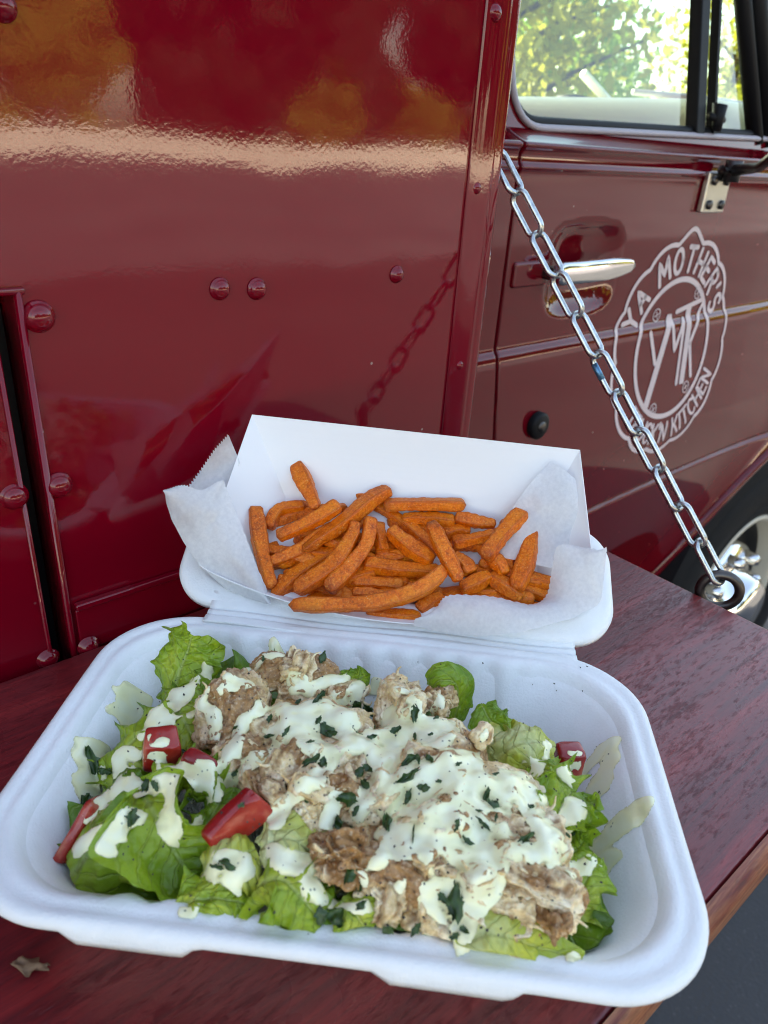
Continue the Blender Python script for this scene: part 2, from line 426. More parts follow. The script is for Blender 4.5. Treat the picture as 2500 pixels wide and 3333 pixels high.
# ------------------------------------------------------------------ trees
def tree_parts(h, cr, nleaf, leaf, seed, low=.3):
    rg = np.random.default_rng(seed)
    tb = MB()
    top = np.array([rg.normal(0, .05) * h, rg.normal(0, .05) * h, h * .8])
    trunk = spline([(0, 0, -.1), (rg.normal(0, .02) * h, rg.normal(0, .02) * h, h * .35), top], 10)
    tb.tube(trunk, np.linspace(.035, .008, 10) * h, 8)
    cl = []
    for k in range(13):
        f = .32 + .6 * k / 13; b0 = trunk[int(f * 9)]
        a = k * 2.4 + rg.normal(0, .3); L = cr * (1.05 - .55 * f) * rg.uniform(.75, 1.15)
        e = b0 + np.array([math.cos(a) * L, math.sin(a) * L, L * rg.uniform(.25, .75)])
        br = spline([b0, (b0 + e) / 2 + (0, 0, .08 * L), e], 6)
        tb.tube(br, np.linspace(.013, .003, 6) * h, 6)
        for q in (2, 3, 4, 5): cl.append((br[q] + rg.normal(0, .12 * cr, 3), cr * rg.uniform(.18, .36)))
    for k in range(14):
        a = rg.uniform(0, 6.28); rr = cr * rg.uniform(.2, .85); cl.append((np.array([math.cos(a) * rr, math.sin(a) * rr, h * rg.uniform(low, 1)]), cr * rg.uniform(.16, .34)))
    ci = rg.integers(0, len(cl), nleaf)
    cc = np.array([cl[i][0] for i in ci]); rr = np.array([cl[i][1] for i in ci])
    d = rg.normal(0, 1, (nleaf, 3)); d /= np.linalg.norm(d, axis=1)[:, None]
    p = cc + d * (rr * rg.uniform(.35, 1.05, nleaf) ** .6)[:, None] * (1, 1, .75)
    a = rg.normal(0, 1, (nleaf, 3)); a /= np.linalg.norm(a, axis=1)[:, None]
    b = np.cross(a, rg.normal(0, 1, (nleaf, 3))); b /= np.linalg.norm(b, axis=1)[:, None]
    s = leaf * rg.uniform(.6, 1.3, nleaf)[:, None]
    V = np.stack([p - a * s, p + b * s * .5, p + a * s, p - b * s * .5], 1).reshape(-1, 3)
    F = np.arange(nleaf * 4).reshape(-1, 4)
    return tb, V, F
_tc = {}
def tree(x, y, h, cr, kind, variant, label, group):
    key = (variant, kind)
    if key not in _tc:
        tb, V, F = tree_parts(7, 3.2, 3600 if variant < 10 else 7000, .15 if variant < 10 else .33, 100 + variant, .3 if variant < 10 else .12)
        _tc[key] = (tb, V, F)
        r = empty('tree', (x, y, GZ), label, 'tree', group)
        a = tb.build('trunk', M['bark'], r, (x, y, GZ)); a.data.transform(Matrix.Translation((x, y, GZ)))
        b = mesh('crown', V, F, M[kind], r, (0, 0, 0), False); b.location = (0, 0, 0); a.location = (0, 0, 0)
        _tc[key] = (a, b)
    else:
        a0, b0 = _tc[key]; r = empty('tree', (x, y, GZ), label, 'tree', group)
        for q in (a0, b0):
            c = q.copy(); COL.objects.link(c); c.parent = r; c.location = (0, 0, 0)
    r.scale = (cr / 3.2, cr / 3.2, h / 7); r.rotation_euler[2] = variant * 1.3 + x
    return r
g1 = 'trees seen through the cab window'
for i, (az, dist, h, cr, k, va, lb) in enumerate([
        (43.5, 13, 5.6, 2.5, 'leafyellow', 0, 'yellow green tree nearest behind the cab rear window corner'),
        (39.0, 17, 6.4, 2.2, 'leafgreen', 1, 'bright green tree filling the left half of the cab window'),
        (35.8, 24, 4.3, 2.0, 'leafgreen', 2, 'green tree beyond the steering wheel in the cab window'),
        (33.0, 34, 3.6, 2.6, 'leafyellow', 2, 'small pale tree low in the cab window beside the divider bar'),
        (27.5, 26, 6.5, 2.6, 'leafyellow', 0, 'pale yellow tree behind the small vent window'),
        (47.5, 26, 8, 4, 'leafgreen', 1, 'tall green tree standing behind the yellow green one'),
        (23.0, 40, 8, 4, 'leafdark', 1, 'dark tree beyond the front of the truck')]):
    tree(dist * math.cos(R(az)), dist * math.sin(R(az)), h, cr, k, va, lb, g1)
g2 = 'trees along the pavement across the lot'
rows = [(x, -40 + (k % 3), h, cr, kd, k % 3) for k, (x, h, cr, kd) in enumerate([
    (-22, 17, 6, 'leafdark'), (-12, 18, 6, 'leafdark'), (-4, 16, 5, 'leafdark'), (3, 15, 5, 'leafdark'), (8.6, 12, 3.2, 'leafdark'), (13.2, 8.5, 2.8, 'leafyellow'), (19.5, 17, 5, 'leafdark'), (25.5, 18, 5, 'leafdark'),
    (28, 4.6, 2.6, 'leafyellow'), (31.5, 17, 3.6, 'leafdark'), (36.5, 4.2, 3.0, 'leafyellow'), (43.5, 16, 4.4, 'leafdark'), (47, 5, 3, 'leafyellow'), (52, 15, 4.6, 'leafdark'), (60, 8, 4.5, 'leafyellow'), (66, 13, 4.5, 'leafdark'), (76, 9, 5, 'leafgreen'), (88, 13, 6, 'leafdark')])]
rows += [(-30, -56, 22, 8, 'leafdark', 0), (-16, -57, 22, 8, 'leafdark', 1), (-3, -55, 21, 7, 'leafdark', 2), (8, -56, 20, 6, 'leafdark', 0), (19, -56, 22, 7, 'leafdark', 1), (30, -55, 22, 7, 'leafdark', 2), (37, -57, 20, 5.5, 'leafdark', 0),
         (47, -58, 6, 4, 'leafdark', 1), (58, -56, 20, 6, 'leafdark', 2), (70, -55, 18, 7, 'leafdark', 0), (62, -20, 12, 5, 'leafdark', 1), (74, -24, 10, 5, 'leafyellow', 2), (90, -26, 15, 6, 'leafdark', 0), (84, -14, 9, 5, 'leafyellow', 1), (100, -18, 14, 6, 'leafdark', 2), (120, -40, 16, 8, 'leafdark', 1)]
rows += [(46, -21, 8, 4, 'leafyellow', 0), (52, -26, 9, 4.4, 'leafyellow', 1), (58, -29.5, 10, 4, 'leafdark', 2), (66, -27, 9, 4.5, 'leafyellow', 0), (56, -19, 9, 4, 'leafyellow', 2), (50, -15, 7, 3.6, 'leafyellow', 1), (64, -12, 10, 5, 'leafdark', 0)]
for x, y, h, cr, k, va in rows:
    col = {'leafdark': 'dark', 'leafyellow': 'yellowing', 'leafgreen': 'mid green'}[k]
    tree(x, y, h, cr, k, va + 10, '%s leafy tree growing along the pavement across the lot' % col, g2 + ', ' + col)

# ------------------------------------------------------------------ the food truck
WY = .385
EDGE = .436
truck = empty('food_truck', (0.4, 1.4, GZ), 'glossy maroon food truck with riveted panels and a lettered cab door', 'truck')
def T(name, mb, m, smooth=True, parent=truck, **k):
    return mb.build(name, m, parent, None, smooth, **k)
# kitchen box: side skin right of the hatch, skin above it, hatch leaf, return wall, roof and rear
HX, HZ = .099, .203      # corner of the hatch gap
ls = [(HX + .004, -.55), (EDGE - .004, -.55), (EDGE - .004, 2.6), (-3.6, 2.6), (-3.6, HZ + .004), (HX + .004, HZ + .004)]
b = MB(); b.add([(x, y, z) for y in (WY, WY + .03) for x, z in ls], [tuple(range(6)), tuple(range(6, 12))[::-1]] + [(i, i + 6, (i + 1) % 6 + 6, (i + 1) % 6) for i in range(6)]); T('side_panel', b, M['paint'], False)
b = MB(); b.box((-1.2, WY - .001, -.25), (HX - .0065, WY + .02, HZ - .006)); bevel(T('hatch_leaf', b, M['paint']), .002)
b = MB(); b.box((-1.3, WY + .021, -.3), (HX + .003, WY + .028, HZ + .003)); T('hatch_gap', b, M['black'], False)
b = MB(); b.box((-3.6, WY, -.55), (-1.206, WY + .03, HZ + .003)); T('rear_side_panel', b, M['paint'], False)
b = MB(); b.box((-3.6, WY + .031, -.55), (EDGE - .004, 2.45, 2.6)); T('kitchen_box', b, M['paint'], False)
b = MB(); b.box((-3.3, WY + .25, GZ + .35), (2.1, 2.2, -.551)); T('chassis', b, M['black'], False)
# corner moulding with two beads
b = MB()
prof = [(EDGE - .030, .0), (EDGE - .0295, -.0020), (EDGE - .012, -.0022), (EDGE - .0105, -.0034), (EDGE - .0085, -.0024), (EDGE - .006, -.0026), (EDGE - .002, -.0034), (EDGE + .0008, -.0022), (EDGE + .0024, .0010), (EDGE + .0024, .06)]
V = [(x, WY - .0004 + y, z) for z in (-.55, 2.6) for x, y in prof]
b.add(V, [(i, i + 1, i + 1 + len(prof), i + len(prof)) for i in range(len(prof) - 1)]); T('corner_moulding', b, M['paint'], True)
# bead moulding round the hatch
b = MB(); b.tube([(HX + .006, WY - .001, -.26), (HX + .006, WY - .001, HZ + .006)], .0020, 10); b.tube([(HX + .0088, WY - .001, HZ + .006), (-1.2, WY - .001, HZ + .006)], .0020, 10); T('hatch_moulding', b, M['paint'])
b = MB(); b.tube([(HX - .0075, WY - .0012, -.26), (HX - .0075, WY - .0012, HZ - .008)], .0014, 8); T('hatch_bead', b, M['paint'])
# ledge moulding above the shelf
b = MB(); b.box((HX + .0095, WY - .006, .026), (EDGE - .031, WY - .0005, .0305)); bevel(T('ledge_moulding', b, M['paint']), .0015)
b = MB(); b.box((HX + .0095, WY - .0035, -.004), (EDGE - .031, WY - .0005, .0255)); bevel(T('ledge_plate', b, M['paint']), .001)
# rivets
def rivet_proto():
    bm = bmesh.new()
    prof = [(.0068, 0), (.0064, .0009), (.0058, .0013), (.0055, .0022), (.0045, .0036), (.0030, .0046), (.0014, .0051), (0.0002, .0052)]
    b = MB(); b.lathe(prof, (0, 0, 0), (0, -1, 0), 24, True); bm.free(); return b
rp = rivet_proto(); rv0 = None
for px, py, s in [(715, 940, .95), (835, 940, .95), (1290, 893, .85), (1545, 612, .75), (1490, 1187, .68), (1604, 42, .95), (125, 1030, 1.18), (190, 1578, 1.1), (45, 1615, 1.1), (280, 2092, 1.0), (155, 2142, 1.0), (5, 20, .9)]:
    q = on_y(px, py, WY)
    if rv0 is None:
        rv0 = rp.build('rivet', M['paint'], truck, (0, 0, 0)); o = rv0
    else:
        o = rv0.copy(); COL.objects.link(o)
    o.location = Vector((q[0], WY - .0006 - (.0035 if py > 2080 and px > 250 else 0), q[2])) - truck.location
    o.scale = (s, s, s)

# --- cab side as one pressed skin
YD = .535
WC = np.array([1.60, -.60]); AR = .43
def ydoor(x, z):
    x = np.asarray(x, float); z = np.asarray(z, float)
    y = np.full(np.broadcast(x, z).shape, YD)
    y = y - .0045 * np.exp(-((z - .2865) / .0045) ** 2) - .0030 * np.exp(-((z - .266) / .003) ** 2)
    y = y + np.clip(z - .2885, 0, 1) * 1.9
    s = 1 / (1 + np.exp(np.clip((z - .075) / .0022, -50, 50)))
    y = y - .006 * s
    y = y - np.clip(.07 - z, 0, .15) * math.tan(R(6.5))
    y = y + np.clip(-.08 - z, 0, 1) ** 1.7 * .45
    y = y + .005 * np.exp(-((z + .185 - (x - .9) * .03) / .004) ** 2)
    q = (np.abs((x - .782) / .071) ** 4 + np.abs((z - .159) / .052) ** 4) ** .25
    y = y + .012 * np.clip(1 - (q / 1.0) ** 4, 0, 1)
    y = y + .010 * np.exp(-((x - .638) / .0016) ** 2) * (z < .30)
    rr = np.hypot(x - WC[0], z - WC[1])
    y = y - .035 * np.exp(-np.clip(rr - AR, 0, 9) / .05) 
    y = y + np.clip(x - 1.25, 0, 1) * .02
    return y
xs = np.unique(np.round(np.concatenate([np.arange(.44, 2.45, .006), np.arange(.630, .647, .001)]), 4))
zs = np.unique(np.round(np.concatenate([np.arange(-.5, .304, .005), np.arange(.255, .302, .0012), np.arange(.066, .084, .001), np.arange(-.2, -.15, .0015)]), 4))
XX, ZZ = np.meshgrid(xs, zs, indexing='ij')
V = np.stack([XX, ydoor(XX, ZZ), ZZ], -1).reshape(-1, 3)
F = np.array(grid_faces(len(xs), len(zs)))
cen = V[F].mean(1)
F = F[np.hypot(cen[:, 0] - WC[0], cen[:, 2] - WC[1]) > AR]
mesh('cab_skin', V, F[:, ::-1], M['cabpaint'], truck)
a = np.linspace(R(195), R(-15), 60)
b = MB(); pa = np.stack([WC[0] + AR * np.cos(a), np.zeros(60), WC[1] + AR * np.sin(a)], -1); pa[:, 1] = ydoor(pa[:, 0], pa[:, 2]) + .004
b.tube(pa, .011, 10); T('wheel_arch_lip', b, M['cabpaint'])
# wheel well
b = MB(); a = np.linspace(R(200), R(-20), 40); rw = np.stack([np.cos(a), np.sin(a)], -1)
V = np.concatenate([[(WC[0] + (AR - .004) * c, y, WC[1] + (AR - .004) * s_) for c, s_ in rw] for y in (YD - .02, YD + .45)])
b.add(V, grid_faces(2, 40)); b.box((WC[0] - .6, YD + .45, -1.0), (WC[0] + .6, YD + .46, -.1)); T('wheel_well', b, M['black'])
# cab upper frame with the window opening
YF = YD + .024
SH = .22
def T2(name, mb, m, smooth=True, parent=truck):
    for V_ in mb.V: V_[:, 1] += SH * (V_[:, 2] - .2985)
    return mb.build(name, m, parent, None, smooth)
def rounded(pts, r, k=8):
    out = []
    n = len(pts)
    for i in range(n):
        p0, p1, p2 = (np.array(pts[(i + j) % n], float) for j in (-1, 0, 1)); rr = r[i] if isinstance(r, (list, tuple)) else r
        d0, d2 = nz(p0 - p1), nz(p2 - p1)
        A_, B_ = p1 + d0 * rr, p1 + d2 * rr
        for f in np.linspace(0, 1, k): out.append((1 - f) ** 2 * A_ + 2 * f * (1 - f) * p1 + f * f * B_)
    return out
win = rounded([(.648, .302), (1.30, .318), (.96, 1.0), (.648, 1.0)], [.048, .02, .05, .06])
outer = [(.44, .2985), (1.48, .2985), (1.05, 1.12), (.44, 1.12)]
polys = [[Vector((x, z, 0)) for x, z in outer], [Vector((x, z, 0)) for x, z in win]]
tr_ = tessellate_polygon(polys)
P2 = np.array([(p.x, YF, p.y) for q in polys for p in q])
P2[:, 1] += SH * (P2[:, 2] - .2985)
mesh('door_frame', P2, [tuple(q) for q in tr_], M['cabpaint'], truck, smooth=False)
b = MB(); b.box((.44, YF + .19, .2986), (.60, 2.3, 1.12)); T('cab_back_wall', b, M['cabpaint'], False)
b = MB(); b.box((.44, YF + .182, 1.121), (1.15, 2.2, 1.16)); T('cab_roof', b, M['cabpaint'], False)
W3 = np.array([(x, YF - .0015, z) for x, z in win])
b = MB(); b.tube(W3, .0038, 8, True); T2('window_seal', b, M['seal'])
ins = np.array(win); ci_ = ins.mean(0); ins = ci_ + (ins - ci_) * .985
b = MB(); b.tube(np.array([(x, YF + .006, z) for x, z in ins]), .0055, 8, True); T2('inner_seal', b, M['black'])
b = MB(); b.add([(x, YF + .009, z) for x, z in win], [tuple(range(len(win)))]); T2('window_pane', b, M['glass'], False)
b = MB(); b.box((1.012, YF - .004, .308), (1.034, YF + .014, 1.0)); bevel(T2('window_divider', b, M['black']), .002)
b = MB(); b.box((1.060, YF - .002, .309), (1.066, YF + .010, 1.0)); T2('vent_divider', b, M['black'], False)
b = MB(); b.tube([(1.055, YF - .008, .318), (1.058, YF - .010, .350)], [.006, .010], 10); b.tube([(1.04, YF - .006, .335), (1.075, YF - .006, .333)], .005, 8); T2('vent_latch', b, M['black'])
b = MB(); b.tube([(1.20, YF + .006, .31), (1.12, YF + .006, .52), (.97, YF + .006, .98)], .012, 10); b.tube([(1.235, YF + .004, .31), (1.155, YF + .004, .52), (1.02, YF + .004, .98)], .016, 10); T2('pillar_seal', b, M['black'])
# far side of the cab, dashboard, steering wheel
b = MB(); b.box((.60, 2.28, -.3), (1.5, 2.34, .33)); T('far_door', b, M['dash'], False)
b = MB(); b.tube([(1.46, 2.31, .30), (1.13, 2.31, 1.12)], .03, 10); T('far_pillar', b, M['cabpaint'])
b = MB(); b.box((1.16, YF + .05, .05), (1.62, 2.26, .365)); o = T('dashboard', b, M['dash']); bevel(o, .03, 4)
b = MB(); b.box((1.621, YF + .02, -.1), (2.45, 2.30, .27)); o = T('bonnet', b, M['cabpaint']); bevel(o, .05, 4)
q = on_y(1790, 330, 1.55); b = MB(); a = np.linspace(0, 2 * np.pi, 50, endpoint=False)
ax1, ax2 = np.array([0, 1, 0.]), nz((.35, 0, .94)); qc = np.array([1.08, 1.55, .36])
b.tube(qc + .19 * (np.cos(a)[:, None] * ax1 + np.sin(a)[:, None] * ax2), .011, 8, True); sw = T('steering_wheel', b, M['dash'])
b = MB(); b.tube([qc - ax1 * .18, qc + .02 * nz((1, 0, -.3)), qc + ax1 * .18], .009, 8); b.tube([qc, qc + nz((1, 0, -.45)) * .25], .022, 8); b.build('steering_spokes', M['dash'], sw)
b = MB(); b.tube([on_y(1900, 240, 1.2), on_y(2030, 385, 1.2)], .010, 8); T('shift_lever', b, M['dash'])
b = MB(); b.tube([on_y(2062, 300, 1.0), on_y(2270, 316, 1.0), on_y(2440, 342, 1.0)], .006, 8); b.tube([on_y(2110, 382, 1.0), on_y(2230, 335, 1.0)], .005, 8); T('wiper_arm', b, M['seal'])
b = MB(); b.lathe([(.0, .0), (.05, .0), (.055, .02), (.045, .05), (.001, .055)], on_y(1860, 388, 1.3), (0, 0, 1), 16); T('dash_pod', b, M['black'])

# mirror bracket on the door with its arm
bp = [on_y(px, py, YD) for px, py in ((2293, 558), (2364, 566), (2366, 690), (2297, 690))]
xa, xb = bp[0][0], bp[1][0]; za, zb = bp[3][2], bp[0][2]
b = MB(); b.box((xa, YD - .009, za), (xb, YD - .001, zb)); br = bevel(T('mirror_bracket', b, M['steelpale']), .002)
for fx in (.25, .8):
    for fz in (.2, .8):
        b = MB(); b.lathe([(.006, 0), (.006, .003), (.003, .0045), (.0002, .0045)], (xa + (xb - xa) * fx, YD - .009, za + (zb - za) * fz), (0, -1, 0), 12); b.build('bolt', M['darksteel'], br)
b = MB(); p0 = on_y(2385, 555, YD - .02); p1 = on_y(2520, 505, YD - .12); b.tube([p0 + (-.03, 0, .0), p0, (p0 + p1) / 2 + (0, -.01, -.004), p1, p1 + (.12, -.1, .05)], [.006, .008, .006, .007, .008], 8); b.tube([p0 + (0, 0, -.014), p0 + (0, 0, .012)], .011, 10); b.build('mirror_arm', M['darksteel'], br)
# door handle
hA, hB = on_y(1812, 893, YD - .022), on_y(2055, 862, YD - .026)
b = MB(); n = 24
Hx = np.linspace(0, 1, n); pts = hA + (hB - hA) * Hx[:, None]; pts[:, 1] -= .006 * np.sin(np.pi * Hx)
sec = [(math.cos(q), math.sin(q)) for q in np.linspace(0, 2 * np.pi, 20, endpoint=False)]
V = []
for i in range(n):
    hh = .0125 * (1 - .45 * max(0, (Hx[i] - .6) / .4) ** 1.5) * min(1, .75 + Hx[i] * 8) * min(1, .45 + (1 - Hx[i]) * 14)
    for cx_, sx_ in sec:
        V.append(pts[i] + (0, np.sign(cx_) * abs(cx_) ** .6 * .006, np.sign(sx_) * abs(sx_) ** .55 * hh))
b.add(V, grid_faces(n, 20, False, True) + [tuple(range(20))[::-1], tuple((n - 1) * 20 + i for i in range(20))]); dh = T('door_handle', b, M['chrome'])
b = MB(); b.box((hA[0] - .050, YD - .004, hA[2] - .016), (hA[0] + .010, YD + .010, hA[2] + .012)); bevel(b.build('handle_base', M['cabpaint'], dh), .004)
b = MB(); b.box((hA[0] - .002, YD - .020, hA[2] - .008), (hA[0] + .016, YD + .012, hA[2] + .006)); bevel(b.build('handle_pivot', M['darksteel'], dh), .003)
# lock
q = on_y(1752, 1385, YD - .02); yq = float(ydoor(q[0], q[2]))
b = MB(); b.lathe([(.017, 0), (.017, .007), (.013, .010), (.0002, .010)], (q[0], yq, q[2]), (0, -1, 0), 24); lk = T('lock_cover', b, M['black'])
b = MB(); b.lathe([(.007, .0101), (.006, .0118), (.0002, .0118)], (q[0], yq, q[2]), (0, -1, 0), 16); b.build('lock_barrel', M['darksteel'], lk)

# wheel
wy = YD + .035
wh = MB(); wc3 = (1.66, wy + .10, -.67)
wh.lathe([(.222, .10), (.232, .112), (.255, .119), (.258, .115), (.262, .119), (.31, .124), (.345, .120), (.350, .114), (.355, .117), (.385, .10), (.408, .07), (.414, 0), (.41, -.1), (.22, -.11)], wc3, (0, -1, 0), 72)
wheel = T('wheel', wh, M['tyre'])
b = MB(); b.lathe([(.224, .10), (.229, .109), (.220, .114), (.212, .105), (.206, .07)], wc3, (0, -1, 0), 64); rm = b.build('rim', M['wheelpale'], wheel)
b = MB(); b.lathe([(.2065, .071), (.198, .045), (.17, .035), (.15, .05), (.13, .065), (.09, .06)], wc3, (0, -1, 0), 64); b.build('rim_dish', M['darksteel'], rm)
b = MB(); b.lathe([(.150, .052), (.142, .085), (.105, .100), (.082, .105), (.078, .150), (.065, .165), (.0002, .17)], wc3, (0, -1, 0), 48); hb = b.build('hub_cap', M['chrome'], wheel)
for k in range(8):
    a = k * math.pi / 4 + .2; b = MB(); b.lathe([(.016, 0), (.016, .03), (.010, .038), (.0002, .038)], (wc3[0] + .118 * math.cos(a), wc3[1] - .088, wc3[2] + .118 * math.sin(a)), (0, -1, 0), 8); b.build('wheel_nut', M['chrome'], wheel)

# --- round emblem on the door, painted lettering that follows the pressed skin
EC = np.array([1.020, .036]); ER = .146
def conform(P2, y=-.0009):
    P2 = np.asarray(P2, float); return np.stack([P2[:, 0], ydoor(P2[:, 0], P2[:, 1]) + y, P2[:, 1]], -1)
def stroke(b, pts, wd, closed=False, sub=.004, y=-.0009):
    P_ = [np.array(p, float) for p in pts]
    if closed: P_.append(P_[0])
    Q = [P_[0]]
    for p0, p1 in zip(P_[:-1], P_[1:]):
        k = max(1, int(np.linalg.norm(p1 - p0) / sub)); Q += [p0 + (p1 - p0) * j / k for j in range(1, k + 1)]
    Q = np.array(Q); Tn = np.gradient(Q, axis=0); Tn /= np.linalg.norm(Tn, axis=1)[:, None] + 1e-9
    N = np.stack([-Tn[:, 1], Tn[:, 0]], -1)
    V = np.concatenate([Q + N * wd / 2, Q - N * wd / 2]); n = len(Q)
    b.add(conform(V, y), [(i, i + 1, n + i + 1, n + i) for i in range(n - 1)])
    if not closed:
        for c_, d_ in ((Q[0], -Tn[0]), (Q[-1], Tn[-1])):
            a0 = math.atan2(d_[1], d_[0]); a = np.linspace(a0 - math.pi / 2, a0 + math.pi / 2, 9)
            b.add(conform(np.vstack([c_, c_ + wd / 2 * np.stack([np.cos(a), np.sin(a)], -1)]), y), [(0, i, i + 1) for i in range(1, 9)])
def arc(cx_, cy_, rx, ry, a0, a1, k=14): return [(cx_ + rx * math.cos(R(a)), cy_ + ry * math.sin(R(a))) for a in np.linspace(a0, a1, k)]
GLY = {'Y': [[(0, 1), (.35, .5)], [(.7, 1), (.35, .5), (.35, 0)]], 'A': [[(0, 0), (.35, 1), (.7, 0)], [(.14, .36), (.56, .36)]],
       'M': [[(0, 0), (.08, 1), (.42, .3), (.76, 1), (.84, 0)]], 'O': [arc(.36, .5, .34, .5, 0, 360, 22)], 'T': [[(0, 1), (.7, 1)], [(.35, 1), (.35, 0)]],
       'H': [[(0, 0), (0, 1)], [(.62, 0), (.62, 1)], [(0, .5), (.62, .5)]], 'E': [[(.55, 0), (0, 0), (0, 1), (.55, 1)], [(0, .52), (.45, .52)]],
       'R': [[(0, 0), (0, 1), (.32, 1)] + arc(.32, .75, .26, .25, 90, -90) + [(0, .5)], [(.28, .5), (.6, 0)]], "'": [[(.08, 1.05), (.04, .78)]],
       'S': [arc(.32, .75, .28, .25, 35, 255, 12) + arc(.32, .25, .3, .26, 80, -145, 12)], 'U': [[(0, 1), (0, .3)] + arc(.32, .3, .32, .3, 180, 360) + [(.64, 1)]],
       'C': [arc(.36, .5, .36, .5, 45, 315, 18)], 'K': [[(0, 0), (0, 1)], [(.6, 1), (.02, .45)], [(.2, .6), (.64, 0)]], 'N': [[(0, 0), (0, 1), (.64, 0), (.64, 1)]],
       'I': [[(.05, 0), (.05, 1)]], ' ': []}
GW = {'Y': .7, 'A': .7, 'M': .84, 'O': .72, 'T': .7, 'H': .62, 'E': .55, 'R': .6, "'": .12, 'S': .62, 'U': .64, 'C': .66, 'K': .64, 'N': .64, 'I': .1, ' ': .35}
def arc_text(b, txt, rad, size, mid, top, wd, gap=.26, stretch=1.0):
    tot = sum(GW[c] + gap for c in txt) - gap; x = -tot / 2
    for c in txt:
        xm = x + GW[c] / 2; s = size * stretch
        th = R(mid) - xm * s / rad if top else R(mid) + xm * s / rad
        for st in GLY[c]:
            Q = []
            for gx, gy in st:
                dx = (gx - GW[c] / 2) * s; dy = gy * size
                rr = rad + dy if top else rad - dy
                t_ = np.array([math.sin(th), -math.cos(th)]) if top else np.array([-math.sin(th), math.cos(th)])
                Q.append(EC + rr * np.array([math.cos(th), math.sin(th)]) + t_ * dx)
            stroke(b, Q, wd)
        x += GW[c] + gap
b = MB()
a = np.linspace(0, 2 * np.pi, 241)[:-1]
lob = 14; ro = ER + .0075 * np.abs(np.sin(a * lob / 2)) ** .7
ro = ro + .010 * np.exp(-((a - np.pi / 2) / .12) ** 2)
stroke(b, np.stack([EC[0] + ro * np.cos(a), EC[1] + ro * np.sin(a)], -1), 0.0062, True)
emblem = T('door_emblem', b, M['decal']); tag(emblem, 'white scalloped round emblem painted on the cab door')
b = MB(); stroke(b, arc(EC[0], EC[1], .097, .097, 0, 357, 120), .0075, True); b.build('inner_ring', M['decal'], emblem)
b = MB(); arc_text(b, "YA MOTHER'S", .108, .032, 92, True, .0066, .24, .92); b.build('top_lettering', M['decal'], emblem)
b = MB(); arc_text(b, "TRUCK'N KITCHEN", .1385, .029, 279, False, .0048, .30, .78); b.build('bottom_lettering', M['decal'], emblem)
b = MB()
for st in ([(-.066, .030), (-.046, -.014)], [(-.018, .047), (-.060, -.074)], [(-.012, .047), (-.053, -.074)],
           [(-.012, .047), (.004, -.002), (.022, .040)], [(.022, .040), (.022, -.052)], [(.004, .052), (.070, .064)], [(.034, .055), (.034, -.052)], [(.040, .055), (.040, -.052)],
           [(.076, .060), (.046, .004)], [(.046, .004), (.062, -.046)]):
    stroke(b, [EC + p for p in st], .0072)
b.build('monogram', M['decal'], emblem)
for dx, dz in ((-.050, .052), (.052, .075), (-.035, -.082), (.052, -.062)):
    b = MB(); c0 = EC + (dx, dz); stroke(b, arc(c0[0], c0[1], .0085, .0085, 0, 350, 20), .0016, True); stroke(b, [c0 - (.005, .002), c0 + (.005, .002)], .0014, y=-.0012); stroke(b, [c0 + (-.002, .005), c0 + (.002, -.005)], .0014, y=-.0010); b.build('emblem_stud', M['decal'], emblem)

# ------------------------------------------------------------------ the fold-down shelf, ring and chain
SX, SY0 = .486, .050
shelf = empty('serving_shelf', (0, .2, -.026), 'glossy dark red stained wooden shelf folded down from the truck side', 'shelf')
b = MB(); n = 40
pl = [(-1.3, WY - .004)] + [(-1.3, SY0 + .006)]
corner = [(SX - .03 + .03 * math.sin(q), SY0 + .03 + .006 - .03 * math.cos(q)) for q in np.linspace(0, math.pi / 2, 10)]
pl = [(-1.3, WY - .008), (-1.3, SY0 + .006)] + corner + [(SX, WY - .008)]
V = [(x, y, z) for z in (-.026, 0) for x, y in pl]; k = len(pl)
b.add(V, [tuple(range(k))[::-1], tuple(range(k, 2 * k))] + [(i, (i + 1) % k, (i + 1) % k + k, i + k) for i in range(k)])
bevel(b.build('board', M['wood'], shelf, (0, .2, -.026)), .003, 3)
b = MB(); ep = [(-1.3, SY0), (SX - .03, SY0)] ; prof = [(0.0055, -.0275), (.001, -.0255), (-.001, -.020), (-.001, -.006), (.0005, -.0022), (.0056, .0003)]
V = [(x, SY0 + y, z) for x in np.linspace(-1.3, SX - .031, 30) for y, z in prof]
b.add(V, grid_faces(30, len(prof))); b.build('front_edge', M['woodedge'], shelf, (0, .05, -.02))
# eye ring on the shelf end
rc = np.array([SX + .011, .176, .004])
b = MB(); a = np.linspace(0, 2 * np.pi, 40, endpoint=False); rd1, rd2 = nz((.55, -.83, 0)), np.array([0, 0, 1.])
b.tube(rc + .0135 * (np.cos(a)[:, None] * rd1 + np.sin(a)[:, None] * rd2), .0036, 10, True)
b.tube([(SX - .002, .176, -.013), (SX + .010, .176, -.013)], .0065, 12); b.build('eye_ring', M['darksteel'], shelf)
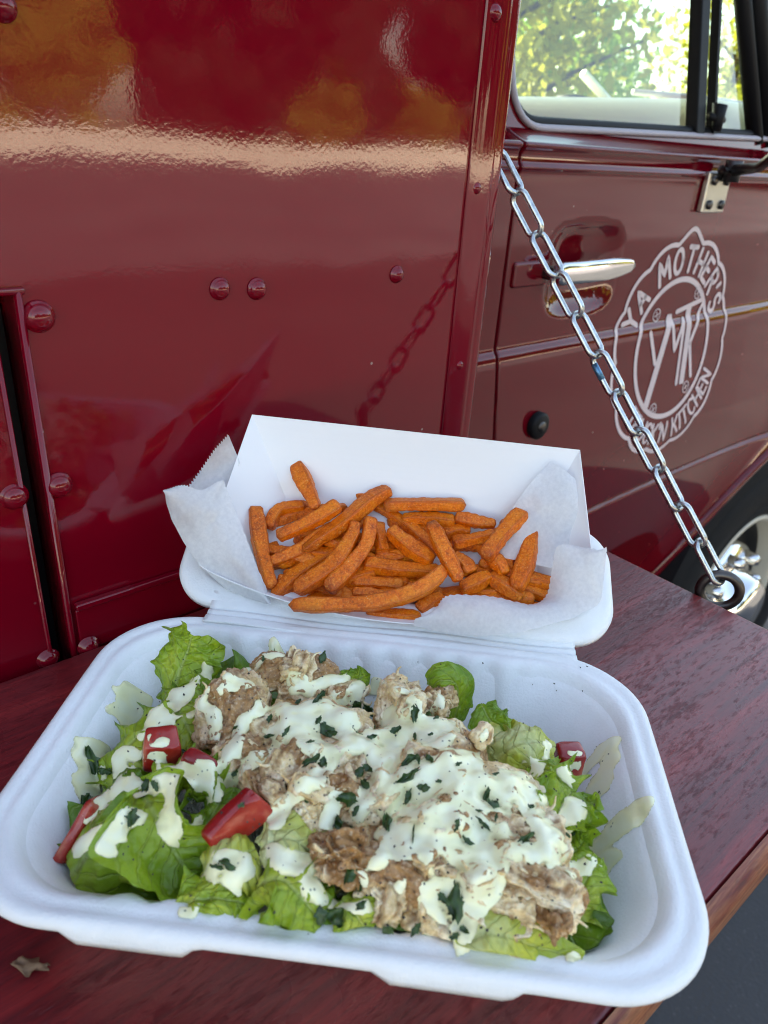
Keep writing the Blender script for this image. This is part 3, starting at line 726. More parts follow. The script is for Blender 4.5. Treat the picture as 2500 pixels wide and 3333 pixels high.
# chain
c0 = np.array([.4475, .398, .281]); c1 = rc + (-.002, .001, .010)
npt = 11; L = np.linalg.norm(c1 - c0); pitch = L / npt
chain = empty('steel_chain', c1, 'galvanised steel link chain holding the wooden shelf to the truck body', 'chain')
ol = pitch + .0068; wr = .00215; hw = .0064
n = 16; pa = []
st = ol / 2 - hw - wr
for q in np.linspace(-math.pi / 2, math.pi / 2, n): pa.append((st + hw * math.cos(q), hw * math.sin(q), 0))
for q in np.linspace(math.pi / 2, 3 * math.pi / 2, n): pa.append((-st + hw * math.cos(q), hw * math.sin(q), 0))
lb_ = MB(); lb_.tube(pa, wr, 10, True)
l0 = None
ax_ = nz(c1 - c0); tcam = nz(CAM - (c0 + c1) / 2); sx_ = nz(np.cross(ax_, tcam)); nn_ = np.cross(ax_, sx_)
for i in range(npt):
    f = (i + .5) / npt; p = c0 + (c1 - c0) * f; p[2] -= .006 * 4 * f * (1 - f)
    tw = R(38 if i % 2 else -46) + random.uniform(-.1, .1)
    Y_ = math.cos(tw) * sx_ + math.sin(tw) * nn_; Z_ = np.cross(ax_, Y_)
    if l0 is None: l0 = lb_.build('link', M['chain'], chain, (0, 0, 0)); o = l0
    else: o = l0.copy(); COL.objects.link(o)
    if i == 5: o.data = l0.data.copy(); o.data.materials[0] = M['chain']
    Mx = Matrix(((ax_[0], Y_[0], Z_[0]), (ax_[1], Y_[1], Z_[1]), (ax_[2], Y_[2], Z_[2])))
    o.rotation_euler = Mx.to_euler(); o.location = Vector(p - c1)
# blue paint smear on one link
b = MB(); f = 5.5 / npt; p = c0 + (c1 - c0) * f; p[2] -= .006 * 4 * f * (1 - f); tw = R(38)
Y_ = math.cos(tw) * sx_ + math.sin(tw) * nn_
b.tube([p - ax_ * .011 - Y_ * hw * (1 if (Y_ @ AX[:, 0]) > 0 else -1), p + ax_ * .002 - Y_ * hw * (1 if (Y_ @ AX[:, 0]) > 0 else -1)], wr * 1.12, 10)
tag(b.build('blue_mark', M['chainblue'], chain), 'blue paint mark on one chain link')

# ------------------------------------------------------------------ clamshell container
FOODV = []; FOODF = []; _fo = [0]
def food(V, F):
    V = np.asarray(V, float); FOODV.append(V); FOODF.extend([tuple(int(j) + _fo[0] for j in f) for f in F]); _fo[0] += len(V)
def rrect(a, b_, r, ns=56, nc=16):
    P_ = []
    cs = [(a - r, b_ - r, 0), (-(a - r), b_ - r, 90), (-(a - r), -(b_ - r), 180), (a - r, -(b_ - r), 270)]
    for k in range(4):
        cx_, cy_, a0 = cs[k]
        for q in np.linspace(a0, a0 + 90, nc): P_.append((cx_ + r * math.cos(R(q)), cy_ + r * math.sin(R(q))))
        nx_, ny_, n0 = cs[(k + 1) % 4]
        e0 = np.array(P_[-1]); e1 = np.array([nx_ + r * math.cos(R(n0)), ny_ + r * math.sin(R(n0))])
        for f in np.linspace(0, 1, ns + 2)[1:-1]: P_.append(tuple(e0 + (e1 - e0) * f))
    return np.array(P_)
def shell(prof, a, b_, r0, mod=None):
    V = []; F = []; n = None
    for i, (ins, z) in enumerate(prof):
        L_ = rrect(a - ins, b_ - ins, max(r0 - ins * .45, .014)); n = len(L_)
        Z = np.full(n, z)
        if mod: L_, Z = mod(i, ins, z, L_, Z)
        V.append(np.column_stack([L_, Z]))
    F = grid_faces(len(prof), n, False, True)
    # caps as fans of shrinking loops
    V = np.concatenate(V)
    F.append(tuple(range(n))); F.append(tuple((len(prof) - 1) * n + i for i in range(n))[::-1])
    return V, F
RIM = .046
box = empty('takeaway_box', C(.1015, -.089, 0), 'white moulded fibre clamshell box lying open with chicken salad in its base', 'food container')
PB = [(.050, .0015), (.042, .0015), (.037, .003), (.033, .008), (.018, .038), (.012, .0425), (.0035, .0432), (.0024, .0424), (.0016, .0412), (.0005, .0412), (.0, .0425), (.0002, .0446), (.0016, .0460), (.0036, .0464),
      (.0055, .0457), (.0068, .0452), (.0084, .0457), (.0100, .0460), (.0120, .0450), (.0138, .0425), (.0165, .0375), (.0210, .028), (.0255, .0185), (.0300, .0105), (.0345, .0065), (.0400, .0048), (.050, .0044)]
def modb(i, ins, z, L_, Z):
    u, v = L_[:, 0], L_[:, 1]
    front = v < -.09 + ins + .0022
    back = v > .09 - ins - .0022
    if 6 <= i <= 10:
        uc = u + .1015
        tab = np.clip(np.minimum(uc - .014, .062 - uc) / .006, 0, 1) + np.clip(np.minimum(uc - .120, .170 - uc) / .006, 0, 1)
        tab = np.clip(tab, 0, 1); sm = tab * tab * (3 - 2 * tab)
        Z = Z - np.where(front, sm * (.0034 if i in (8, 9) else .001), 0)
        L_ = L_.copy(); L_[:, 1] -= np.where(front, sm * .0014, 0)
    if 17 <= i <= 23:
        k_ = [.5, .9, 1, 1, .9, .6, .2][i - 17]
        win_ = np.clip((.085 - np.abs(u)) / .008, 0, 1)
        fl = .0030 * k_ * win_ * np.abs(np.cos(np.pi * u / .0172)) ** 1.5
        L_ = L_.copy(); L_[:, 1] += np.where(front, fl, 0) - np.where(back, fl, 0)
    Z = Z + .0011 * np.sin(u * 21 + 1) * (z / .046) + .0007 * np.sin(v * 37) * (z / .046)
    return L_, Z
V, F = shell(PB, .1365, .0895, .042, modb)
Wb = C(V[:, 0] + .1015, V[:, 1] - .0893, V[:, 2])
mesh('base_tray', Wb, F, M['fibre'], box, C(.1015, -.089, 0))
food(Wb, F); NBOX = len(FOODF)
# lid, propped back against the truck
TH = R(27)
def lidC(u, w_, n_):
    return C(u, .0065 + w_ * math.cos(TH) - n_ * math.sin(TH), .047 + w_ * math.sin(TH) + n_ * math.cos(TH))
PL = [(.050, -.0325), (.034, -.0325), (.029, -.029), (.017, -.006), (.013, -.0035), (.003, -.0030), (.0012, -.006), (.0, -.0055), (.0, -.002), (.0018, -.0002), (.005, .0004), (.008, -.0004), (.0105, .0002), (.0135, -.0008), (.016, -.004), (.028, -.026), (.032, -.0292), (.038, -.0302), (.050, -.0304)]
V, F = shell(PL, .1240, .0400, .026, lambda i, ins, z, L_, Z: (L_, Z + .0008 * np.sin(L_[:, 0] * 25)))
Wl = lidC(V[:, 0] + .1075, V[:, 1] + .0415, V[:, 2])
mesh('lid', Wl, F, M['fibre'], box, C(.11, .06, .02))
us = np.linspace(.008, .209, 60); ts = np.linspace(0, 1, 25)
U_, T_ = np.meshgrid(us, ts, indexing='ij')
vv = -.006 + T_ * .024; zz = .0450 + np.where(vv > .0065, (vv - .0065) * math.tan(TH) * .9, 0) - .0016 * np.exp(-((vv - .0015) / .0012) ** 2) - .0016 * np.exp(-((vv - .0065) / .0012) ** 2) + .0007 * np.sin(U_ * 60)
flare = .0 * (np.abs(T_ - .45) * 2) ** 2.2; sg = (U_ - .1085) / .1025
Wh = C(U_ + sg * flare, vv, zz).reshape(-1, 3)
o = mesh('hinge', Wh, grid_faces(60, 25), M['fibre'], box, C(.108, 0, .04)); sd = o.modifiers.new('thick', 'SOLIDIFY'); sd.thickness = .0012; sd.offset = -1

# ------------------------------------------------------------------ paper tray of fries
tray = None
b = MB()
def panel(A_, B_, C_, D_, n=24, m=14, bulge=(0, 0, 0), sag=None):
    s, t_ = np.meshgrid(np.linspace(0, 1, n), np.linspace(0, 1, m), indexing='ij'); s = s[..., None]; t_ = t_[..., None]
    P_ = (np.array(A_) * (1 - s) + np.array(B_) * s) * (1 - t_) + (np.array(D_) * (1 - s) + np.array(C_) * s) * t_
    P_ = P_ + np.array(bulge) * np.sin(np.pi * s) * np.sin(np.pi * t_)
    if sag is not None: P_ = P_ + np.array(sag) * np.sin(np.pi * s) ** .8 * t_
    return C(P_[..., 0], P_[..., 1], P_[..., 2]).reshape(-1, 3), grid_faces(n, m)
BBL, BBR, BFL, BFR = (.036, .074, .084), (.188, .074, .083), (.028, .028, .0445), (.192, .028, .0445)
TBL, TBR, TFL, TFR = (.0118, .0895, .1308), (.2082, .0895, .1278), (-.002, .021, .0642), (.2195, .021, .0665)
b.add(*panel(BBL, BBR, TBR, TBL, bulge=(0, .002, 0)))
b.add(*panel(BFL, BBL, TBL, TFL, bulge=(-.002, 0, 0)))
b.add(*panel(BBR, BFR, TFR, TBR, bulge=(.003, 0, 0)))
b.add(*panel(BFR, BFL, TFL, TFR, 40, 14, sag=(0, -.019, -.0125)))
b.add(*panel(BFL, BFR, BBR, BBL))
tray = b.build('paper_tray', M['card'], None, C(.105, .045, .04), False)
sd = tray.modifiers.new('thick', 'SOLIDIFY'); sd.thickness = .0006; sd.offset = 0
tag(tray, 'white paperboard tray full of orange fries resting in the open lid', 'paper tray')
# greaseproof paper
def ruled(e1, e2, n=40, m=24, jag1=0, bulge=0., seed=0, jagl=.004):
    E1 = spline([on_v(*p) for p in e1], n); E2 = spline([on_v(*p) for p in e2], n)
    t_ = np.linspace(0, 1, m)[None, :, None]
    P_ = E1[:, None] * (1 - t_) + E2[:, None] * t_
    d = (E2 - E1); d /= np.linalg.norm(d, axis=1)[:, None] + 1e-9
    if jag1:
        z_ = np.abs((np.arange(n) % 2) * 1.0); P_ += (d * (z_ * jag1)[:, None])[:, None] * (1 - t_) ** 6
    nrm = nz(np.cross(E1[-1] - E1[0], E2[n // 2] - E1[n // 2])); 
    if nrm @ (CAM - E1[0]) < 0: nrm = -nrm
    s_ = np.linspace(0, 1, n)[:, None]
    wr_ = fbm(P_ * 38, 3, seed) * .0035 + fbm(P_ * 140, 2, seed + 5) * .0007
    P_ = P_ + nrm * (wr_ + bulge * np.sin(np.pi * t_[..., 0]) * np.ones_like(s_))[..., None]
    return P_.reshape(-1, 3), grid_faces(n, m)
paper = empty('greaseproof_paper', C(.1, .02, .05), 'crinkled white greaseproof sheet with zigzag edges lining the fry tray', 'paper liner')
PP = []
PP.append(ruled([(540, 1592, .030), (600, 1577, .033), (660, 1592, .036), (722, 1562, .040), (740, 1590, .040), (800, 1740, .030), (884, 1958, .010)], [(540, 1600, .030), (546, 1650, .029), (570, 1712, .027), (612, 1785, .025), (680, 1868, .020), (770, 1932, .014), (880, 1970, .009)], 80, 26, .0008, .004, 3))
PP.append(ruled([(603, 1592, .050), (650, 1530, .056), (695, 1462, .062), (742, 1410, .068)], [(700, 1710, .046), (722, 1650, .052), (748, 1580, .060), (782, 1505, .068)], 44, 20, .0014, -.003, 8))
PP.append(ruled([(1372, 2022, .004), (1420, 1972, .006), (1462, 1934, .010), (1600, 1938, .014), (1720, 1962, .018), (1775, 1940, .024), (1795, 1850, .032), (1815, 1776, .036), (1890, 1778, .034), (1978, 1793, .030)],
              [(1346, 2036, .0005), (1440, 2054, -.003), (1560, 2064, -.004), (1680, 2058, -.003), (1780, 2036, .002), (1860, 2012, .007), (1915, 1985, .012), (1950, 1955, .016), (1962, 1900, .020), (1974, 1800, .030)], 90, 26, .0007, .004, 21))
PP.append(ruled([(1560, 1800, .050), (1640, 1690, .062), (1720, 1580, .072), (1790, 1500, .081)], [(1800, 1850, .040), (1860, 1760, .056), (1880, 1660, .066), (1872, 1560, .076)], 40, 22, .0004, .002, 33))
for q in PP: mesh('paper_flap', q[0], q[1], M['paper'], paper)

# fries
def fry(pts, wd, seed, tipdark=0.):
    n, k = 36, 20
    A_ = spline(pts, n); Tn = np.gradient(A_, axis=0); Tn /= np.linalg.norm(Tn, axis=1)[:, None]
    up = nz(np.array([-.35 * EV[0], -.35 * EV[1], 1.])); a = np.linspace(0, 2 * np.pi, k, endpoint=False) + .4
    rot = (seed * .7) % .9 - .45
    s = np.linspace(0, 1, n); prof = np.clip(np.minimum(s, 1 - s) / .045, 0, 1) ** .45 * (1 - .22 * np.abs(2 * s - 1) ** 3) * (1 + .12 * np.sin(s * 5 + seed))
    ca, sa = np.cos(a), np.sin(a); e = .27
    cx_, sx_ = np.sign(ca) * np.abs(ca) ** e, np.sign(sa) * np.abs(sa) ** e
    V = []
    for i in range(n):
        B = nz(np.cross(Tn[i], up)); N = np.cross(B, Tn[i])
        B2 = B * math.cos(rot) + N * math.sin(rot); N2 = -B * math.sin(rot) + N * math.cos(rot)
        V.append(A_[i] + prof[i] * wd / 2 * (.86 * cx_[:, None] * B2 + .74 * sx_[:, None] * N2))
    V = np.array(V); rdg = np.tile(np.clip(np.minimum(np.abs(cx_), np.abs(sx_)) * 1.5 - .5, 0, 1), n)
    ce = A_[:, None]; dr = V - ce; ln = np.linalg.norm(dr, axis=2, keepdims=True) + 1e-9
    nn = fbm(V * 90 + seed * 9.1, 2, seed) * .0007 + fbm(V * 500, 2, seed + 3) * .00055
    V = V + dr / ln * nn[..., None]
    tip = np.clip(1 - s / .16, 0, 1) * tipdark if tipdark else s * 0
    tip = np.repeat(np.maximum(tip, .35 * np.clip(np.maximum(1 - s / .05, 1 - (1 - s) / .05), 0, 1)), k)
    return V.reshape(-1, 3), grid_faces(n, k, False, True) + [tuple(range(k))[::-1], tuple((n - 1) * k + i for i in range(k))], tip, rdg
FN = np.array([-.616 * EV[0], -.616 * EV[1], 1.]); FN /= np.linalg.norm(FN)
FP0 = C(.1, .012, .0525)
def on_pile(cx_, cy_, lift=0.):
    d = ray(500 + cx_ * .9343, 1300 + cy_ * .9343); t_ = ((FP0 + FN * lift - CAM) @ FN) / (d @ FN); return CAM + d * t_
FR = [([(497, 222), (530, 300), (572, 385)], 52, .006), ([(352, 372), (366, 470), (384, 560), (412, 660)], 54, .001), ([(396, 450), (440, 385), (528, 372)], 44, -.002), ([(428, 480), (540, 430), (652, 366)], 52, .007),
      ([(398, 572), (520, 520), (640, 440)], 54, -.001), ([(515, 530), (660, 430), (765, 345), (828, 312)], 54, .004), ([(418, 690), (500, 610), (640, 520)], 48, -.003), ([(488, 672), (620, 580), (690, 480), (704, 425)], 56, .006),
      ([(600, 668), (680, 590), (742, 500), (757, 408)], 60, .005), ([(798, 368), (930, 366), (1090, 368)], 52, .002), ([(862, 415), (960, 415), (1052, 425)], 44, -.001), ([(820, 450), (890, 510), (975, 565)], 56, .003),
      ([(962, 425), (1010, 520), (1068, 634)], 52, .010), ([(1048, 410), (1120, 425), (1194, 434)], 42, 0), ([(1040, 500), (1110, 487), (1192, 470)], 46, .001), ([(1152, 556), (1215, 470), (1290, 392)], 62, .009),
      ([(1250, 420), (1300, 372), (1348, 358)], 50, .002), ([(1322, 455), (1300, 560), (1262, 665)], 58, .004), ([(1165, 610), (1230, 655), (1288, 692)], 50, .000), ([(1165, 540), (1205, 575), (1222, 612)], 48, .001),
      ([(728, 575), (850, 590), (1000, 600)], 54, .000), ([(690, 632), (780, 640), (872, 648)], 46, -.002), ([(468, 716), (640, 716), (780, 706), (930, 660), (1022, 585)], 58, .009), ([(740, 742), (840, 752), (935, 760)], 42, -.001),
      ([(1070, 662), (1120, 640), (1176, 612)], 52, .001), ([(920, 735), (955, 710), (1010, 680)], 46, -.003), ([(690, 668), (750, 674), (805, 684)], 34, -.001), ([(778, 430), (790, 480), (800, 530)], 46, -.002),
      ([(865, 420), (930, 480), (985, 540)], 50, -.003), ([(1040, 545), (1085, 575), (1105, 610)], 52, .000), ([(1240, 500), (1225, 560), (1240, 600)], 46, -.003), ([(560, 500), (640, 470), (740, 420)], 48, -.005),
      ([(770, 540), (840, 545), (930, 560)], 46, -.004), ([(1010, 470), (1060, 455), (1105, 460)], 42, -.003), ([(505, 420), (545, 395), (600, 385)], 42, -.004), ([(416, 500), (425, 540), (430, 590)], 44, -.006)]
for i, (pp, wd, lf) in enumerate(FR):
    P_ = [on_pile(x, y, lf) for x, y in pp]; dep = (P_[0] - CAM) @ AX[:, 2]
    V, F, tip, rdg = fry(P_, 1.12 * wd * .9343 / FPX * dep, i, 1.0 if i == 12 else (.55 if i in (16, 27, 3, 5, 8, 15, 17, 9) else .2))
    o = mesh('sweet_potato_fry', V, F, M['fry'], attrs={'tip': tip, 'ridge': rdg})
    lb = {12: 'orange fry with a dark burnt tip lying across the pile', 22: 'long bent orange fry along the front of the pile', 0: 'orange fry standing up against the tray back'}.get(i)
    tag(o, lb or 'crisp orange sweet potato fry heaped in the white paper tray', 'fry', 'sweet potato fries in the paper tray')
for i in range(46):
    u, v = random.uniform(.040, .188), random.uniform(.018, .070); a = random.uniform(-.9, .9); L = random.uniform(.018, .032)
    du, dv = math.cos(a) * L, math.sin(a) * L * .5
    z = lambda v_: .0525 + (v_ - .012) * .616 - random.uniform(.002, .011)
    V, F, tip, rdg = fry([C(u - du, v - dv, z(v - dv)), C(u, v + .002, z(v)), C(u + du, v + dv, z(v + dv))], random.uniform(.0072, .0092), 50 + i)
    tag(mesh('sweet_potato_fry', V, F, M['fry'], attrs={'tip': tip, 'ridge': rdg}), 'crisp orange sweet potato fry heaped in the white paper tray', 'fry', 'sweet potato fries in the paper tray')

def keep_in(P_):
    """keep food inside the moulded walls of the base tray"""
    P_ = np.array(P_, float); d = P_[:, :2] - HL; u = d @ EU - .1015; v = d @ EV + .0893
    ins = np.interp(P_[:, 2], [.004, .0065, .0105, .0185, .028, .0375, .0425, .046, .052, .07], [.040, .0350, .0310, .0270, .0225, .0170, .0125, .0085, .0045, .0010]) + .0015
    ins = ins + .0035 * vnoise(np.stack([u * 55, v * 55, P_[:, 2] * 60], -1), 77) * np.clip(P_[:, 2] / .03, 0, 1)
    r = .030; a_, b_ = .1365 - ins - r, .0895 - ins - r
    qx, qy = np.abs(u) - a_, np.abs(v) - b_
    ox, oy = np.maximum(qx, 0), np.maximum(qy, 0); L_ = np.hypot(ox, oy)
    f = np.where(L_ > r, r / np.maximum(L_, 1e-9), 1.)
    u2 = np.where(qx > 0, np.sign(u) * (a_ + ox * f), u); v2 = np.where(qy > 0, np.sign(v) * (b_ + oy * f), v)
    P_[:, :2] = HL + np.outer(u2 + .1015, EU) + np.outer(v2 - .0893, EV)
    return P_
# ------------------------------------------------------------------ salad: lettuce
UPC = nz(CAM - C(.1, -.09, .04))
def leaf(spn, width, tone, curl=.3, ruf=.15, frq=3, seed=0, nrm=None, shape='leaf', n=84, m=60, wr=1., rib=.25):
    S = spline([on_z(*p) for p in spn], n); dep = (S[n // 2] - CAM) @ AX[:, 2]; Wd = 1.25 * width / FPX * dep / 2
    Tn = np.gradient(S, axis=0); Tn /= np.linalg.norm(Tn, axis=1)[:, None]
    N0 = nz(np.array([0, 0, .75]) + .55 * UPC if nrm is None else C(nrm[0], nrm[1], nrm[2]) - C(0, 0, 0))
    s = np.linspace(0, 1, n)[:, None]; t_ = np.linspace(-1, 1, m)[None]; sg = np.sign(t_)
    def en(f, k): return vnoise(np.stack(np.broadcast_arrays(s * f, sg * 3.3 + seed, 0 * s + .5), -1), seed + k)
    if shape == 'point': pw = np.sin(np.pi * (.02 + .97 * s)) ** .8
    else: pw = np.clip(np.minimum((s + .03) / .22, (1.03 - s) / .20), 0, 1) ** .55
    ew = 1 + .26 * en(3.1, 0) + .10 * en(9, 2) + .05 * en(26, 4)
    # cut ends are ragged too
    Sx = S[:, None] + Tn[:, None] * ((.16 * Wd * vnoise(np.stack(np.broadcast_arrays(t_ * 2.2, seed + 0 * s, 0 * s + .3), -1), seed + 6)) * (np.abs(2 * s - 1) ** 2))[..., None]
    B = np.cross(Tn, N0); B /= np.linalg.norm(B, axis=1)[:, None]; N = np.cross(B, Tn)
    at = np.abs(t_); W_ = pw * Wd * ew
    k = 2.1 * curl * (1 + .35 * vnoise(np.stack(np.broadcast_arrays(s * 2.3, 0 * t_ + seed, 0 * s), -1), seed + 11))
    k = np.where(np.abs(k) < .05, .05, k); th_ = k * t_
    x = W_ * np.sin(th_) / k; h = W_ * (1 - np.cos(th_)) / k
    ph = 2 * np.pi * frq * s + seed * 1.7 + sg * 1.3 + 3.0 * vnoise(np.stack(np.broadcast_arrays(s * 3, sg * 2. + seed, 0 * s), -1), seed + 9)
    am = ruf * Wd * at ** 2.2 * (1 + .5 * vnoise(np.stack(np.broadcast_arrays(s * 4, sg * 2. + seed, 0 * s), -1), seed + 13))
    ph2 = ph * 2.3 + 1.1
    nx, nh = -np.sin(th_), np.cos(th_)
    rr = am * (np.sin(ph) + .38 * at ** 3 * np.sin(ph2))
    x = x + rr * nx; h = h + rr * nh
    tg = .45 * am * np.cos(ph)
    P_ = Sx + B[:, None] * x[..., None] + N[:, None] * h[..., None] + Tn[:, None] * tg[..., None]
    q = P_.reshape(-1, 3)
    wz = vnoise(np.stack(np.broadcast_arrays(s * 5, t_ * 2.5, 0 * s + seed), -1), seed + 31)
    bul = (np.abs(np.sin(np.pi * (5 * s - 1.6 * at + 1.2 * wz))) ** .6 * np.clip(at / .2, 0, 1) * (1 - .5 * at)).ravel() * .0011
    wv = (bul + fbm(q * 45 + seed, 2, seed) * .0055 + (1 - np.abs(fbm(q * 150 + seed * 3, 2, seed + 4))) * .0026 + fbm(q * 420, 2, seed + 7) * .0005) * wr
    nn = (N[:, None] * nh[..., None] + B[:, None] * nx[..., None]).reshape(-1, 3)
    q = q + nn * wv[:, None]
    tn = np.broadcast_to(tone[0] - .05 + (tone[1] - tone[0] - .05) * np.clip(.2 + .8 * np.maximum(s * .8, at), 0, 1) + .10 * wz, (n, m)).ravel()
    uvv = np.stack([np.broadcast_to(s, (n, m)), np.broadcast_to(t_, (n, m)), np.full((n, m), rib)], -1).reshape(-1, 3)
    return q, grid_faces(n, m), tn, uvv
LG = 'lettuce pieces in the salad'
def LEAF(label, *a, **k):
    q, F, tn, uvv = leaf(*a, **k)
    q[:, 2] = np.maximum(q[:, 2], .0052 + .0006 * (k.get('seed', 0) % 5)); q = keep_in(q)
    o = mesh('lettuce_leaf', q, F, M['lettuce'], attrs={'tone': tn}, uv=uvv); food(q, F)
    return tag(o, label, 'lettuce', LG)
# bed of leaves underneath
for i in range(17):
    u, v = .012 + .185 * ((i * .618) % 1), -.148 + .118 * ((i * .377 + .1) % 1); a = i * 2.2; L = .03
    q0, q1 = C(u - L * math.cos(a), v - L * math.sin(a) * .6, .012), C(u + L * math.cos(a), v + L * math.sin(a) * .6, .017)
    S_ = [q0, (q0 + q1) / 2 + (0, 0, .010), q1]
    # spine given directly in pixels of the same points
    def back(p):
        d = AX.T @ (p - CAM); return (CXP + FPX * d[0] / d[2], CYP + FPX * d[1] / d[2], p[2])
    LEAF('green lettuce scrap buried under the chicken', [back(p) for p in S_], 250, (.55, .95), .1, .25, 3, 200 + i, shape='leaf', n=40, m=28)
Z0, Z1, Z2, Z3 = .018, .030, .042, .052
LEAF('upright ruffled green lettuce leaf leaning on the back left corner', [(560, 2290, .030), (590, 2190, .042), (622, 2110, .052), (646, 2052, .060)], 150, (.45, .72), -.25, .22, 3, 1, nrm=(-.1, -.9, .5), shape='cut')
LEAF('folded green lettuce leaf below the upright one', [(470, 2420, .030), (560, 2320, .040), (650, 2230, .046)], 150, (.35, .75), -.5, .35, 3, 2)
LEAF('small curled lettuce leaf beside the brown chicken', [(560, 2330, .036), (620, 2270, .044), (690, 2225, .048)], 120, (.4, .8), -.7, .4, 2, 3)
LEAF('ruffled lettuce leaf along the left wall of the box', [(375, 2590, .026), (400, 2480, .034), (470, 2390, .040), (560, 2310, .044)], 150, (.4, .75), -.5, .45, 4, 4)
LEAF('olive green lettuce piece next to the tomato cube', [(560, 2300, .040), (620, 2390, .040), (668, 2500, .034)], 170, (.50, .62), -.2, .2, 2, 5, shape='cut')
LEAF('dark bent lettuce leaf behind the dressed front leaf', [(330, 2690, .032), (400, 2600, .040), (470, 2520, .044)], 150, (.6, .9), -.6, .2, 2, 6)
LEAF('large dressed green lettuce leaf at the front left', [(215, 2875, .026), (310, 2760, .043), (420, 2660, .050), (500, 2600, .048)], 290, (.48, .74), -.75, .10, 2, 7, wr=.6)
LEAF('yellow rolled lettuce rib at the front left corner', [(225, 2850, .028), (290, 2880, .026), (390, 2905, .022)], 110, (.15, .40), -.9, .15, 2, 8)
LEAF('broad folded green lettuce leaf in front of the tomato wedge', [(460, 2580, .050), (520, 2680, .052), (580, 2790, .044), (640, 2870, .034)], 260, (.45, .78), .55, .35, 2, 9, wr=.7)
LEAF('upright fold of green lettuce left of the tomato wedge', [(440, 2700, .046), (450, 2800, .042), (470, 2890, .030)], 170, (.42, .7), -.8, .25, 2, 10, wr=.7)
LEAF('dark green lettuce leaf behind the tomato wedge', [(620, 2760, .042), (690, 2660, .048), (740, 2560, .050)], 170, (.55, .85), -.3, .25, 3, 11)
LEAF('curled green lettuce edge under the dressing pool', [(500, 2540, .048), (600, 2520, .052), (700, 2560, .052)], 140, (.5, .75), -.6, .35, 3, 12)
LEAF('bright green lettuce strip along the front flutes', [(545, 2960, .042), (650, 2930, .047), (760, 2935, .047), (850, 2965, .044)], 135, (.38, .70), -.4, .35, 3, 13)
LEAF('pale dressed lettuce heart at the front', [(690, 2900, .040), (740, 2820, .050), (830, 2780, .050)], 150, (.05, .40), -.7, .2, 2, 14)
LEAF('bright curly green lettuce at the centre front', [(840, 2890, .050), (920, 2870, .056), (980, 2930, .052), (1040, 3010, .045)], 170, (.35, .72), -.4, .55, 3, 15)
LEAF('pale grey green lettuce piece among the chicken', [(860, 2770, .052), (950, 2740, .058), (1050, 2820, .050)], 160, (.05, .30), -.35, .12, 2, 16, shape='cut')
LEAF('small bright lettuce curl at the front centre', [(1110, 2940, .050), (1160, 2990, .050), (1200, 3045, .046)], 100, (.35, .65), -.6, .3, 2, 17)
LEAF('dark green folded leaf at the front flutes', [(1040, 2985, .044), (1180, 3020, .045), (1340, 3055, .043)], 130, (.7, 1.0), -.4, .3, 3, 18)
LEAF('dark green lettuce leaf under the front chicken', [(1310, 3030, .044), (1430, 3050, .045), (1560, 3070, .043)], 110, (.6, .95), -.4, .3, 3, 19)
LEAF('upright dark green leaf bent over at the back right', [(1478, 2345, .036), (1490, 2290, .046), (1486, 2225, .056), (1440, 2212, .058), (1418, 2226, .052)], 92, (.66, .82), -.25, .12, 2, 20, nrm=(-.2, -.9, .45), shape='cut')
LEAF('small pointed green leaf leaning on the back wall', [(1572, 2305, .048), (1600, 2350, .046), (1655, 2400, .040)], 92, (.62, .80), -.3, .12, 2, 21, nrm=(0, -.8, .6), shape='point')
LEAF('thin green leaf poking out behind the chicken', [(1110, 2190, .056), (1160, 2210, .054), (1205, 2190, .058)], 70, (.6, .85), -.2, .2, 2, 22, nrm=(0, -.8, .6), shape='point')
LEAF('yellow ribbed lettuce heart at the right', [(1588, 2500, .036), (1650, 2440, .050), (1730, 2420, .052), (1800, 2440, .046)], 190, (.12, .34), -.55, .25, 3, 23)
LEAF('small yellow lettuce curl beside the chicken', [(1690, 2560, .046), (1740, 2570, .050), (1770, 2620, .046)], 90, (.12, .40), -.5, .3, 2, 24)
LEAF('green lettuce piece below the yellow heart', [(1740, 2520, .044), (1800, 2540, .048), (1850, 2600, .046)], 130, (.4, .78), -.5, .35, 3, 25)
LEAF('bright green lettuce leaf with a white pool at the right', [(1800, 2700, .046), (1830, 2620, .050), (1870, 2570, .050)], 190, (.40, .75), .35, .25, 2, 26)
LEAF('dark green lettuce leaf standing against the right wall', [(1880, 2800, .030), (1920, 2700, .042), (1925, 2600, .048)], 130, (.5, .85), .5, .35, 3, 27, nrm=(-.8, -.3, .6))
LEAF('green frilly lettuce edge beside the right wall', [(1800, 2760, .042), (1860, 2780, .040), (1900, 2740, .042)], 90, (.38, .7), -.4, .5, 4, 28)
LEAF('light green lettuce leaf at the lower right wall', [(1850, 3000, .026), (1890, 2900, .036), (1945, 2790, .042)], 150, (.35, .62), -.4, .3, 3, 29)
LEAF('yellow green lettuce between the char and the strip', [(1760, 3040, .036), (1800, 2960, .042), (1830, 2900, .044)], 110, (.20, .50), -.4, .3, 2, 30)
LEAF('long yellow green lettuce leaf along the front right', [(1500, 3085, .044), (1600, 3050, .050), (1720, 3080, .048), (1880, 3125, .040)], 140, (.15, .46), -.5, .22, 3, 31)

